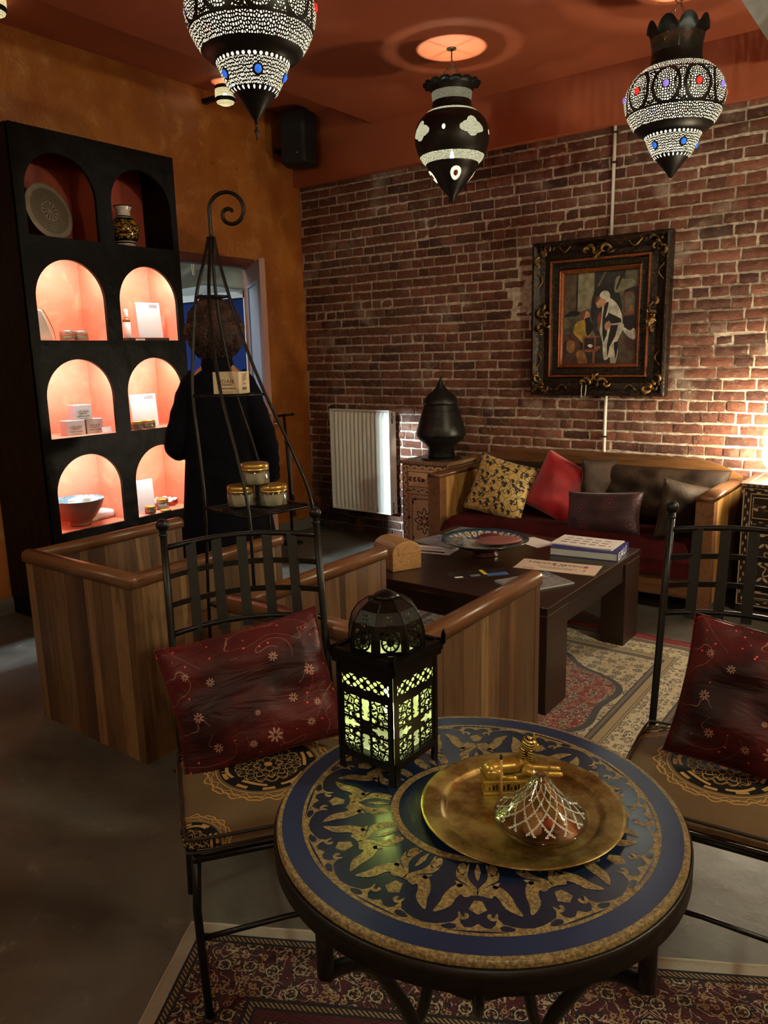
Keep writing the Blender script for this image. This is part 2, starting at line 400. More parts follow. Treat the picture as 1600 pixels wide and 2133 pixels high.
# room beyond
M_beyond = simple('pale_back_room_paint', '#8d8f88', .7)
c = MB().box((-9.2, 1.5, -.1), (XL, 5.2, 0)); struct('floor_beyond', c, simple('back_room_concrete', '#8fa3a8', .5, vary=.15))
c = MB().box((-9.2, 5.10, 0), (XL - .05, 5.2, 3.5)); c.box((-9.3, 1.5, 0), (-9.2, 5.2, 3.5)); c.box((-9.2, 1.4, 0), (XL - .05, 1.5, 3.5)); struct('wall_beyond', c, M_beyond)
c = MB().box((-9.3, 1.4, 3.5), (XL - .05, 5.2, 3.6)); struct('ceiling_beyond', c, M_beyond)
wn = tag(bpy.data.objects.new('window_1', None), kind='structure'); COL.objects.link(wn); wn.location = (-7.22, 5.06, 0)
c = MB()
for x in (0, .68, 1.34, 2.0 - .06): c.box((x, -.03, .05), (x + .06, .03, 2.14))
c.box((0, -.03, 2.08), (2.0, .03, 2.14)); c.box((0, -.03, .05), (2.0, .03, .11)); c.build('window_frame', M_white, wn)
c = MB().box((.05, -.006, .1), (1.96, .006, 2.1)); c.build('window_pane', simple('deep_blue_panes', '#22356e', .2, vary=.2, scale=2), wn)
c = MB()
def tarp(u, v):
    x = -7.4 + u * 2.4; return (x, 4.35 + .62 * v + .02 * sin(u * 37 + v * 3), 2.62 - .40 * v ** 1.3 + .05 * sin(v * 20 + u * 4) + .03 * sin(u * 13 + v * 5))
c.grid(tarp, 60, 30); tp = tag(c.build('fabric_drape', simple('cream_cloth', '#b9b294', .8, vary=.12, scale=6)), 'cream fabric drape gathered above the blue windows beyond the doorway', 'drape')
sm_ = tp.modifiers.new('solid', 'SOLIDIFY'); sm_.thickness = .01
c = MB().tube([(-4.965, 4.2, 2.6), (-4.965, 4.2, 2.40), (-4.955, 4.2, 2.20), (-4.945, 4.2, 2.19), (-4.935, 4.2, 2.25), (-4.935, 4.2, 2.6)], .006); tag(c.build('pull_cord', simple('cord_cream', '#cfc9a8', .8)), 'pale looped pull cord hanging beside the fabric drape beyond the doorway', 'cord')
lamp('back_room_daylight', 'AREA', (-6.6, 3.4, 3.3), 55, (.75, .88, 1.0), shape='RECTANGLE', size=2.2, size_y=1.6, target=(-6.2, 3.6, 0))

# pipes on the wall
g = thing('conduit_pipe', 'thin pale conduit pipe running down the brick wall behind the painting', 'pipe', (-1.935, YB - .03, 0))
for nm, z0, z1 in (('upper_pipe', 2.20, 2.945), ('lower_pipe', .70, 1.26)):
    c = MB().tube([(0, 0, z0), (0, 0, z1)], .011, 10); c.build(nm, M_cream, g)
for z in (2.72, 2.9, .95):
    c = MB().box((-.016, -.014, z), (.016, .025, z + .012)); c.build('clip', simple('dark_clip', '#241c18', .5), g)
c = MB().tube([(-4.62, 5.12, .17), (-4.3, 5.12, .165), (-4.12, 5.12, .16)], .009, 8); c.tube([(-4.12, 5.12, .16), (-4.12, 5.14, .25)], .009, 8)
tag(c.build('radiator_pipe', simple('dark_pipe', '#2a1c16', .5, .4)), 'thin dark heating pipe at the foot of the brick wall, left of the radiator', 'pipe')

# radiator
g = thing('radiator', 'cream ribbed panel radiator on the brick wall in the corner', 'radiator', (-4.34, 5.072, .23))
Wd, Hh = .635, .87; prof = []
nrib = 14
def radf(u, v):
    x = .012 + u * (Wd - .024); z = .012 + v * (Hh - .024); e = min(1, min(v, 1 - v) / .06)
    k = .5 + .5 * cos(2 * pi * nrib * u); k = k ** .6
    ed = min(1, min(u, 1 - u) / .03)
    return (x, -.0 - .014 * k * e * ed + .014, z)
c = MB().grid(radf, 196, 24); c.build('front_panel', M_cream, g)
c = MB(); c.box((0, -.004, 0), (Wd, .02, .014)); c.box((0, -.004, Hh - .014), (Wd, .02, Hh)); c.box((0, -.004, .014), (.014, .02, Hh - .014)); c.box((Wd - .014, -.004, .014), (Wd, .02, Hh - .014)); c.build('panel_rim', M_cream, g, bevel=.002)
for x in (0, Wd - .004):
    c = MB(); c.box((x, .02, .10), (x + .004, .09, Hh - .11)); c.box((x, .05, 0), (x + .004, .09, .1)); c.box((x, .02, 0), (x + .004, .03, .1)); c.box((x, .05, Hh - .11), (x + .004, .09, Hh - .02)); c.box((x, .02, Hh - .11), (x + .004, .03, Hh - .02)); c.build('side_panel', M_cream, g)
c = MB(); c.box((.004, .022, Hh - .02), (Wd - .004, .09, Hh - .016)); 
for i in range(24): c.box((.02 + i * .025, .026, Hh - .016), (.03 + i * .025, .086, Hh - .012))
c.build('top_grille', M_cream, g)
c = MB().box((.004, .07, .02), (Wd - .004, .09, Hh - .03)); c.build('back_panel', M_cream, g)
for zz in (Hh - .06, .05): MB().tube([(Wd - .02, .04, zz), (Wd + .007, .04, zz)], .0115, 12).build('valve', M_chrome, g)

# black arched display shelf
XF, XBk = -4.13, -4.44; Y0, YM, Y1 = 2.33, 2.872, 3.40
sills = [.56, 1.115, 1.668, 2.23]; zb = [0, 1.06, 1.615, 2.17, 2.79]
g = thing('display_shelf', 'tall black display shelf with eight arched niches, the lower six lit', 'display shelf', (0, 0, 0))
def arch_cell(mb, y0, y1, z0, z1, ya, yb, zs, H, xf=XF, t=.022):
    r = (yb - ya) / 2; cy = (ya + yb) / 2; sp = zs + H - r; pts = [(ya, zs)]
    pts += [(ya, zs + (sp - zs) * k / 4) for k in range(1, 4)]
    pts += [(cy - r * cos(pi * k / 28), sp + r * sin(pi * k / 28)) for k in range(29)]
    pts += [(yb, sp - (sp - zs) * k / 4) for k in range(1, 5)]; pts += [(yb - (yb - ya) * k / 5, zs) for k in range(1, 5)]
    cc = (cy, zs + H / 2); outp = []
    for (a, b) in pts:
        dx, dz = a - cc[0], b - cc[1]; t_ = 1e9
        if abs(dx) > 1e-9: t_ = min(t_, ((y1 if dx > 0 else y0) - cc[0]) / dx)
        if abs(dz) > 1e-9: t_ = min(t_, ((z1 if dz > 0 else z0) - cc[1]) / dz)
        outp.append((cc[0] + dx * t_, cc[1] + dz * t_))
    for corner in ((y0, z0), (y0, z1), (y1, z1), (y1, z0)):
        k = min(range(len(outp)), key=lambda i: (outp[i][0] - corner[0]) ** 2 + (outp[i][1] - corner[1]) ** 2); outp[k] = corner
    n = len(pts)
    vs = [(xf, a, b) for a, b in pts] + [(xf, a, b) for a, b in outp] + [(xf - t, a, b) for a, b in pts] + [(xf - t, a, b) for a, b in outp]
    for i in range(n):
        j = (i + 1) % n
        mb.add([vs[i], vs[j], vs[n + j], vs[n + i]], [(3, 2, 1, 0)]); mb.add([vs[2 * n + i], vs[2 * n + j], vs[3 * n + j], vs[3 * n + i]], [(0, 1, 2, 3)])
        mb.add([vs[i], vs[j], vs[2 * n + j], vs[2 * n + i]], [(0, 1, 2, 3)])
c = MB(); ycol = [(Y0, YM, 2.388, 2.824), (YM, Y1, 2.922, 3.354)]
for r in range(4):
    for (y0, y1, ya, yb) in ycol:
        arch_cell(c, y0, y1, zb[r], zb[r + 1], ya, yb, sills[r], .446)
c.build('front_panel', M_black, g)
for yy in (Y0 + .0205, Y1 - .0225): MB().box((XBk, yy, .4), (XF - .0235, yy + .002, 2.20)).build('niche_lining', M_niche, g)
c = MB(); c.box((XL, Y0, 0), (XF - .023, Y0 + .02, 2.79)); c.box((XL, Y1 - .02, 0), (XF - .023, Y1, 2.79)); c.box((XL, Y0 + .02, 2.77), (XF - .023, Y1 - .02, 2.79)); c.build('carcass', M_black, g)
for r in range(4):
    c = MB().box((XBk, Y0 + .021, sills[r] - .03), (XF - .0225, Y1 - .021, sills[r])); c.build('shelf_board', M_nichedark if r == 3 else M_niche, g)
c = MB().box((XBk - .012, Y0 + .021, .4), (XBk, Y1 - .021, 2.20)); c.build('back_board', M_niche, g)
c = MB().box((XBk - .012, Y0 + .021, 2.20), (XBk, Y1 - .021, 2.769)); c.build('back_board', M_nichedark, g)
for r in range(4):
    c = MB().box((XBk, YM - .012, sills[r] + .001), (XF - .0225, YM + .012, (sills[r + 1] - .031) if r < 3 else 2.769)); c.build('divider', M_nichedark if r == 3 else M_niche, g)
M_led = simple('led_strip_glow', '#fff4ea', .5, emit=6.0)
for r in range(3):
    for ci, (y0, y1, ya, yb) in enumerate(ycol):
        zt = sills[r + 1] - .036
        c = MB().box((XF - .034, ya, zt), (XF - .0235, yb, zt + .004)); c.build('led_strip', M_led, g)
        lamp('niche_light', 'AREA', (XF - .045, (ya + yb) / 2, zt - .004), 3.2, (1.0, .95, .98), shape='RECTANGLE', size=.4, size_y=.03, target=(XF - .16, (ya + yb) / 2, sills[r]))
# ---------------------------------------------------------------- wooden furniture
def m_wood(name, stops, rough=.4, axis='Z', bump=.12):
    g = G(name, rough); r = g.attr('rnd'); x, y, z = g.xyz(); k = r * 37.0
    sc = {'Z': (x * 9 + k, y * 9 + k, z * .9), 'X': (x * .9, y * 9 + k, z * 9 + k), 'Y': (x * 9 + k, y * .9, z * 9 + k)}[axis]
    v = g.vec(*sc); n = g.noise(v, 2.2, 6, .6, 1.6); n2 = g.noise(v, 14, 4, .6, .4)
    c = g.ramp(r, stops); c = g.mix(g.step(n, .45, .7) * .55, c, '#2a1609', 'MIX'); c = g.mix(g.step(n2, .5, .8) * .35, c, '#1d0f06'); c = g.mix(g.step(n, .38, .2) * .35, c, '#b98a55')
    g.set('Base Color', c); g.bump(n2, bump, .004); return g.mat
WST = [(0, '#3f2a1a'), (.2, '#5d4128'), (.4, '#755636'), (.6, '#4c331e'), (.8, '#8a6a44'), (1, '#684a2e')]
M_wood = m_wood('walnut_slats', WST); M_woodx = m_wood('walnut_rail', [(0, '#6a452c'), (1, '#7c5638')], .3, 'X'); M_woody = m_wood('walnut_rail_side', [(0, '#6a452c'), (1, '#7c5638')], .3, 'Y')
M_woodpale = m_wood('pale_elm', [(0, '#a67a42'), (.5, '#b98c4e'), (1, '#94682f')], .4)
M_darkwood = m_wood('dark_stained_wood', [(0, '#21130d'), (.5, '#2a1811'), (1, '#1a0f0a')], .3, 'X', .06)
def planks(mb, p0, p1, z0, z1, t, rr, wmin=.03, wmax=.085):
    """row of vertical planks between plan points p0 and p1"""
    p0 = Vector(p0); p1 = Vector(p1); L = (p1 - p0).length; d = (p1 - p0) / L; nrm = Vector((-d.y, d.x)); s = 0
    while s < L - 1e-4:
        w = rr.uniform(wmin, wmax)
        if L - s - w < wmin: w = L - s
        tt = t / 2 + rr.uniform(-.0006, .0006); a = p0 + d * (s + .0003); b = p0 + d * (s + w - .0003); q = [a - nrm * tt, b - nrm * tt, b + nrm * tt, a + nrm * tt]
        mb.add([(v.x, v.y, z0) for v in q] + [(v.x, v.y, z1) for v in q], [(3, 2, 1, 0), (4, 5, 6, 7), (0, 1, 5, 4), (1, 2, 6, 5), (2, 3, 7, 6), (3, 0, 4, 7)], 0, False, rr.random()); s += w
def rail(mb, p0, p1, z, w, h, round_end=False, mat=0):
    """rounded top rail"""
    p0 = Vector(p0); p1 = Vector(p1); d = (p1 - p0).normalized(); n = Vector((-d.y, d.x)); sec = []
    for k in range(13): a = pi * k / 12; sec.append((cos(a) * w / 2, z - h * .45 + sin(a) * h * .45))
    sec = [(w / 2, z - h)] + sec + [(-w / 2, z - h)]; m = len(sec); vs = []
    st = [(p0, 1, 0)] + ([(p1 - d * w * .5, 1, 0), (p1 - d * w * .25, .93, 0), (p1 - d * w * .08, .75, 0), (p1, .5, 0)] if round_end else [(p1, 1, 0)])
    for (p, s, _) in st:
        for (u, zz) in sec: q = p + n * (u * (s if round_end else 1)); vs.append((q.x, q.y, z - h + (zz - z + h) * (.55 + .45 * s)))
    fs = [(i * m + k, (i + 1) * m + k, (i + 1) * m + (k + 1) % m, i * m + (k + 1) % m) for i in range(len(st) - 1) for k in range(m)]
    fs += [tuple(range(m)), tuple(range((len(st) - 1) * m, len(st) * m))[::-1]]
    mb.add(vs, fs, mat, True, .5)
def armchair(label, loc, seed, w=.74, d=.80, group='slatted wooden armchairs'):
    g = thing('armchair', label, 'armchair', loc, group=group); rr = random.Random(seed); t = .045; H = .765; rz = H - .035
    c = MB(); planks(c, (0, t / 2), (w, t / 2), .0, rz, t, rr); c.build('back_panel', M_wood, g)
    for nm, x in (('side_panel', t / 2), ('side_panel', w - t / 2)):
        c = MB(); planks(c, (x, t), (x, d - .04), .0, rz, t, rr); c.build(nm, M_wood, g)
    for x in (t / 2, w - t / 2):
        c = MB().box((x - t / 2 - .001, d - .04, 0), (x + t / 2 + .001, d, rz), 0, .55); c.build('front_post', M_wood, g, bevel=.004)
    c = MB(); rail(c, (-.008, t / 2), (w + .008, t / 2), H, t + .022, .05); c.build('back_rail', M_woodx, g)
    for x in (t / 2, w - t / 2):
        c = MB(); rail(c, (x, t * .6), (x, d + .02), H - .0005, t + .018, .0495, True); c.build('arm_rail', M_woody, g)
    c = MB().box((t + .002, t + .002, .24), (w - t - .002, d - .01, .28), 0, .2); c.build('seat_base', M_woodx, g)
    c = MB().box((t + .002, d - .05, .12), (w - t - .002, d - .02, .24), 0, .7); c.build('seat_rail', M_woodx, g)
    c = MB().box((t + .006, t + .006, .282), (w - t - .006, d - .02, .40)); c.build('seat_cushion', M_burg, g, bevel=.03, bseg=4)
    return g
def m_cloth(name, c1, c2, rough=.75, sheen=.3, scale=6, bump=.25, fine=400, spec=None):
    g = G(name, rough, spec=spec); n = g.noise(scale=scale, detail=5, rough=.6); g.set('Base Color', g.mix(g.step(n, .35, .65), c1, c2)); g.set('Sheen Weight', sheen)
    g.bump(g.noise(scale=scale * 1.5, detail=5, dist=.5) + g.noise(scale=fine, detail=1) * .12, bump, .02); return g.mat
M_burg = m_cloth('burgundy_cloth', '#330c0e', '#4a1215', .9, .0, spec=.15)
armchair('slatted walnut armchair seen from behind, left of the iron rack', (-3.14, 1.635, 0), 11)
armchair('slatted walnut armchair right behind the glowing table lantern', (-1.90, 1.665, 0), 23, w=.745, d=.83)

# sofa
g = thing('sofa', 'wooden sofa with arched back and dark red seat against the brick wall', 'sofa', (-2.925, 4.45, 0))
rr = random.Random(5); SW, SD = 1.90, .70
c = MB(); top = []
for k in range(41):
    u = k / 40; x = -.0 + u * SW; e = min(u, 1 - u) / .17; z = .745 + .095 * (1 - (1 - min(1, e)) ** 2.2) + .012 * sin(pi * u); top.append((x, z))
poly = [(0, .10)] + top + [(SW, .10)]; c.prism(poly, SD - .035, SD - .005, ax=lambda x, y, z: (x, z, y)); c.build('back_panel', m_wood('arched_back_wood', [(0, '#6e4a2a'), (1, '#805a36')], .32, 'X'), g)
for side, x0 in (('left', 0), ('right', SW - .10)):
    c = MB(); c.box((x0, 0, 0), (x0 + .10, .085, .70), 0, .5); c.build('arm_post', M_woody, g, bevel=.004)
    c = MB()
    for sx in (x0 + .012, x0 + .088): planks(c, (sx, .085), (sx, SD - .04), .08, .70, .014, rr, .05, .09)
    c.build('arm_panel', M_woodpale, g)
    c = MB(); rail(c, (x0 + .05, -.004), (x0 + .05, SD - .036), .732, .102, .034); c.build('arm_rail', M_woody, g)
c = MB().box((.10, .02, .11), (SW - .10, .06, .24), 0, .6); c.build('front_rail', M_woodx, g, bevel=.004)
c = MB().box((.101, .061, .18), (SW - .101, SD - .036, .22), 0, .3); c.build('seat_base', M_woodx, g)
c = MB()
def seatf(u, v):
    x = .104 + u * (SW - .208); y = -.01 + v * (SD - .06); e = min(1, min(u, 1 - u) / .03) * min(1, min(v, 1 - v) / .08)
    return (x, y, .33 + .10 * e ** .4 + .006 * noise.noise(Vector((x * 7, y * 7, 1))))
c.grid(seatf, 60, 20); c.box((.106, -.008, .241), (SW - .106, SD - .062, .335)); c.build('seat_cushion', M_burg, g)

# coffee table
g = thing('coffee_table', 'low dark stained wooden coffee table with thick square legs', 'coffee table', (-2.44, 2.86, 0))
TW, TD, TH = 1.15, 1.18, .49
c = MB().box((0, 0, TH - .035), (TW, TD, TH), 0, .4); c.build('table_top', M_darkwood, g, bevel=.003)
c = MB()
c.box((.012, .012, TH - .13), (TW - .012, .045, TH - .036)); c.box((.012, TD - .045, TH - .13), (TW - .012, TD - .012, TH - .036)); c.box((.012, .045, TH - .13), (.045, TD - .045, TH - .036)); c.box((TW - .045, .045, TH - .13), (TW - .012, TD - .045, TH - .036))
c.build('apron', m_wood('dark_apron', [(0, '#20120c'), (1, '#2b1914')], .4, 'Y'), g)
M_dleg = m_wood('dark_leg', [(0, '#24150e'), (1, '#301d14')], .35, 'Z')
for x in (0, TW - .13):
    for y in (0, TD - .22):
        c = MB().box((x + .001, y + .001, 0), (x + .129, y + .219, TH - .036), 0, .5); c.build('leg', M_dleg, g, bevel=.003)

# ---------------------------------------------------------------- painted bedside cabinets
def m_painted(name, ground, line, accent):
    g = G(name, .45); x, y, z = g.xyz(); n = g.noise(scale=40, detail=3); g.set('Base Color', g.mix(g.step(n, .3, .7) * .3, ground, accent)); return g.mat
P_cream = simple('cream_cabinet_paint', '#d3ac84', .45, vary=.1, scale=25); P_line = simple('brown_line_paint', '#2c1710', .5); P_red = simple('brick_red_paint', '#8b3a28', .5); P_top = simple('worn_cabinet_top', '#a8835c', .5, vary=.25, scale=20); P_gold = simple('ochre_trim_paint', '#8a6233', .45)
D_dark = simple('black_brown_lacquer', '#1c120d', .35); D_inlay = simple('bone_inlay', '#a8957a', .45); D_mid = simple('brown_lacquer', '#3a251a', .4)
def leafpoly(cx, cz, L, wd, a):
    P = []
    for k in range(9): t = k / 8; P.append((L * t, wd * sin(pi * t) ** .8))
    P += [(L * (1 - k / 8), -wd * sin(pi * k / 8) ** .8) for k in range(1, 8)]
    return [(cx + rot2(px, pz, a)[0], cz + rot2(px, pz, a)[1]) for px, pz in P]
def stroke(mb, P, w, y, mat, ax, t=.0008):
    for (a, b) in zip(P, P[1:]):
        d = Vector(b) - Vector(a)
        if d.length < 1e-6: continue
        n = Vector((-d.y, d.x)).normalized() * w / 2; e = d.normalized() * w * .25; a_ = Vector(a) - e; b_ = Vector(b) + e
        mb.prism([tuple(a_ - n), tuple(b_ - n), tuple(b_ + n), tuple(a_ + n)], y, y + t, mat, ax=ax)
def rect_line(mb, x0, z0, x1, z1, w, y, mat, ax): stroke(mb, [(x0, z0), (x1, z0), (x1, z1), (x0, z1), (x0, z0)], w, y, mat, ax)
def wavy_border(mb, x0, z0, x1, z1, w, y, mat, ax, step=.035):
    """alternating leaf ticks inside a frame strip of width w"""
    for (a, b) in (((x0, z0), (x1, z0)), ((x1, z0), (x1, z1)), ((x1, z1), (x0, z1)), ((x0, z1), (x0, z0))):
        d = Vector(b) - Vector(a); n = max(2, int(d.length / step)); ang = atan2(d.y, d.x); prev = None
        for i in range(n):
            c_ = Vector(a) + d * ((i + .5) / n); s = 1 if i % 2 else -1; nn = Vector((-d.y, d.x)).normalized() * (w * .16 * s)
            mb.prism(leafpoly(c_.x + nn.x - cos(ang) * step * .38, c_.y + nn.y - sin(ang) * step * .38, step * .76, w * .13, ang + .12 * s), y, y + .0008, mat, ax=ax)
def flower_motif(mb, cx, cz, s, y, ax, a1, a2):
    for k in range(8):
        an = k * pi / 4; mb.prism(leafpoly(cx + cos(an) * s * .12, cz + sin(an) * s * .12, s * .36, s * .09, an), y, y + .0008, a1 if k % 2 else a2, ax=ax)
    P = [(cx + s * (.62 + .16 * cos(8 * t)) * cos(t), cz + s * 1.15 * (.62 + .16 * cos(8 * t)) * sin(t)) for t in [2 * pi * i / 48 for i in range(49)]]
    stroke(mb, P, s * .07, y, a1, ax)
def cabinet(name, label, loc, Wc, Dc, Hc, mats, dark=False):
    g = thing(name, label, 'cabinet', loc); ground, line, acc, topm, gold = mats; ax = lambda x, z, y: (x, -y, z)
    axs = lambda y, z, x: (Wc + x, y, z)
    c = MB(); c.box((0, 0, .04), (Wc, Dc, Hc - .02)); 
    for x in (0, Wc - .035):
        for y in (0, Dc - .035): c.box((x, y, 0), (x + .035, y + .035, .045))
    fz0, fz1 = .05, Hc - .03
    c.build('carcass', ground, g)
    c = MB(); M2 = [ground, line, acc, gold]
    rect_line(c, .006, fz0, Wc - .006, fz1, .006, .0005, 1, ax); rect_line(c, .045, fz0 + .04, Wc - .045, fz1 - .03, .005, .0005, 3, ax)
    wavy_border(c, .025, fz0 + .02, Wc - .025, fz1 - .015, .034, .0005, 1, ax)
    dz = Hc * .70; wavy_border(c, .05, dz + .002, Wc - .05, dz + .003, .03, .0006, 1, ax)
    rect_line(c, .006 + .004, fz0, Wc - .01, fz1, .003, .0006, 2, axs) if False else None
    # the right side face
    for q in (0,):
        rect_line(c, .012, fz0, Dc - .012, fz1, .008, .0005, 1, axs); rect_line(c, .05, fz0 + .05, Dc - .05, fz1 - .05, .005, .0005, 2, axs); wavy_border(c, .03, fz0 + .025, Dc - .03, fz1 - .03, .034, .0005, 1, axs)
        flower_motif(c, Dc / 2, Hc * .4, .10, .0006, axs, 1, 2)
    c.build('painted_border', M2, g)
    d = MB().box((.055, -.010, dz + .028), (Wc - .055, .0, fz1 - .045)); dr = d.build('drawer', ground, g, bevel=.002)
    c = MB(); y = .0102; rect_line(c, .06, dz + .033, Wc - .06, fz1 - .05, .004, y, 1, ax)
    cz = (dz + .028 + fz1 - .045) / 2
    for s in (-1, 1):
        for k in range(3): 
            an = pi * (0 if s > 0 else 1); cx = Wc / 2 + s * (.03 + k * .04)
            c.prism(leafpoly(cx, cz + .018 * (-1) ** k, .035, .011, an + .5 * (-1) ** k), y, y + .0008, 2, ax=ax); c.prism(leafpoly(cx, cz - .016 * (-1) ** k, .03, .008, an - .5 * (-1) ** k), y, y + .0008, 1, ax=ax)
        P = [(Wc / 2 + s * (.02 + .12 * t), cz + .012 * sin(t * 12)) for t in [i / 14 for i in range(15)]]; stroke(c, P, .003, y, 1, ax)
    c.build('drawer_painting', M2, dr)
    c = MB(); c.ball((Wc / 2, -.026, cz), .013); c.tube([(Wc / 2, -.009, cz), (Wc / 2, -.02, cz)], .006); c.build('knob', P_line if not dark else M_brass, dr)
    d = MB().box((.055, -.010, fz0 + .045), (Wc - .055, .0, dz - .02)); dd = d.build('door', ground, g, bevel=.002)
    c = MB(); x0, x1, z0, z1 = .062, Wc - .062, fz0 + .052, dz - .027; rect_line(c, x0, z0, x1, z1, .004, y, 1, ax); wavy_border(c, x0 + .016, z0 + .016, x1 - .016, z1 - .016, .022, y, 2, ax, .026); rect_line(c, x0 + .032, z0 + .032, x1 - .032, z1 - .032, .006, y, 1, ax)
    for sx, xx in ((1, x0 + .04), (-1, x1 - .04)):
        for sz, zz in ((1, z0 + .04), (-1, z1 - .04)):
            c.prism(leafpoly(xx, zz, .04, .006, atan2(sz, 0.0001)), y, y + .0008, 1, ax=ax); c.prism(leafpoly(xx, zz, .035, .006, 0 if sx > 0 else pi), y, y + .0008, 1, ax=ax)
    flower_motif(c, Wc / 2, (z0 + z1) / 2, .11, y, ax, 1, 2)
    if dark:
        for i in range(4):
            for k in range(7): c.prism(leafpoly(x0 + .045 + i * .06, z0 + .05 + k * .05, .04, .008, pi / 4 * (1 if (i + k) % 2 else 3)), y, y + .001, 1, ax=ax)
    c.build('door_painting', M2, dd)
    c = MB(); c.ball((.07, -.024, (z0 + z1) / 2 + .02), .011); c.tube([(.07, -.009, (z0 + z1) / 2 + .02), (.07, -.02, (z0 + z1) / 2 + .02)], .005); c.build('knob', P_line if not dark else M_brass, dd)
    c = MB().box((-.015, -.02, Hc - .02), (Wc + .012, Dc, Hc)); tp = c.build('cabinet_top', topm, g, bevel=.003)
    c = MB(); wavy_border(c, 0, Hc - .0101, Wc - .003, Hc - .010, .016, .0201, 1, ax, .03); rect_line(c, .03, .02, Wc - .03, Dc - .03, .006, Hc + .0002, 1, lambda x, yy, z: (x, yy, z)); c.build('top_edge_painting', M2, tp)
    return g
M_brass = simple('aged_brass', '#b08a3c', .25, 1.0, vary=.25, scale=15)
cabinet('painted_cabinet', 'small cream cabinet painted with brown and red arabesques, between radiator and sofa', (-3.355, 4.75, 0), .405, .43, .755, (P_cream, P_line, P_red, P_top, P_gold))
cabinet('inlaid_cabinet', 'dark small cabinet with bone coloured geometric inlay under the white globe lamp', (-.94, 4.74, 0), .40, .43, .775, (D_dark, D_inlay, D_mid, D_mid, D_inlay), True)
# globe lamp
g = thing('globe_lamp', 'glowing white glass globe table lamp on the inlaid cabinet at the right edge', 'table lamp', (-.745, 4.90, .776))
c = MB().lathe([(.07, 0), (.072, .012), (.045, .022), (.04, .03)], 24); c.build('lamp_base', M_brass, g)
gg = G('glowing_opal_glass', .3); gg.set('Base Color', (.95, .9, .8, 1)); gg.set('Emission Color', C('#fff1cf')); gg.set('Emission Strength', 55.0)
c = MB().ball((0, 0, .155), .137, seg=32); c.build('glass_globe', gg.mat, g)

# black lantern on the cream cabinet
def m_pierced(name, rules, base='#12100d', rough=.4, metal=.6, glow=None, gstr=1.0, trans=.5, scale=80., circ=1.5, extra=None, wob=.4, thr=.13):
    """dark metal pierced by small cells in the given height bands. uv = (turn fraction, height m)"""
    g = G(name, rough, metal); u, v = g.uv(); g.set('Base Color', g.mix(g.noise(scale=14, detail=4), base, '#2a241d')); U = u * circ
    vv = g.vec(U, v, 0); d = g.voro(vv, scale, 'DISTANCE_TO_EDGE', rnd=wob, dim='2D'); hole = d > thr
    mask = None
    for (a, b, den) in rules:
        k = g.band(v, a, b) * den; mask = k if mask is None else mask.mx(k)
    h = hole * mask
    if extra: h = extra(g, u, v, U, h)
    g.hole = h
    em = g.n('ShaderNodeEmission'); em.inputs[0].default_value = col4(glow or '#fff6d0'); em.inputs[1].default_value = gstr
    tr = g.n('ShaderNodeBsdfTransparent'); mx = g.n('ShaderNodeMixShader'); mx.inputs[0].default_value = trans
    g.nt.links.new(em.outputs[0], mx.inputs[1]); g.nt.links.new(tr.outputs[0], mx.inputs[2])
    m2 = g.n('ShaderNodeMixShader'); g.put(m2.inputs[0], h); g.nt.links.new(g.b.outputs[0], m2.inputs[1]); g.nt.links.new(mx.outputs[0], m2.inputs[2]); g.nt.links.new(m2.outputs[0], g.out.inputs[0])
    return g.mat
def m_stamped(name):
    g = G(name, .38, .5); u, v = g.uv(); d = g.voro(g.vec(u * .9, v, 0), 60, 'DISTANCE_TO_EDGE', dim='2D')
    msk = (g.band(v, .03, .085)).mx(g.band(v, .17, .185)).mx(g.band(v, .36, .375)); um = (u * 8).fract() - .5; e = (um * um * 10 + ((v - .27) / .07) * ((v - .27) / .07)).sqrt(); msk = msk.mx(g.band(e, .55, .8)).mx(e < .35)
    h = (d > .1) * msk; g.set('Base Color', g.mix(h, '#24221f', '#060504')); g.bump(h.inv() + g.noise(scale=30) * .2, .4, .004); return g.mat
g = thing('floor_lantern', 'black pierced metal lantern with pointed lid on the cream painted cabinet', 'lantern', (-3.13, 4.95, .756)); M_stamp = m_stamped('stamped_black_metal')
c = MB().lathe([(.15, 0), (.155, .006), (.15, .012), (.13, .014)], 40); c.build('base_plate', M_stamp, g)
c = MB().lathe([(.10, .012), (.102, .03), (.098, .09), (.115, .105), (.12, .115), (.17, .15), (.185, .175), (.19, .2), (.17, .27), (.145, .35), (.125, .41), (.122, .42)], 48); c.build('lantern_body', M_stamp, g)
c = MB().lathe([(.128, .415), (.13, .425), (.125, .45), (.10, .485), (.06, .515), (.035, .54), (.02, .57), (.008, .6), (.004, .62)], 40); c.ball((0, 0, .612), .008); c.build('lid', M_stamp, g)

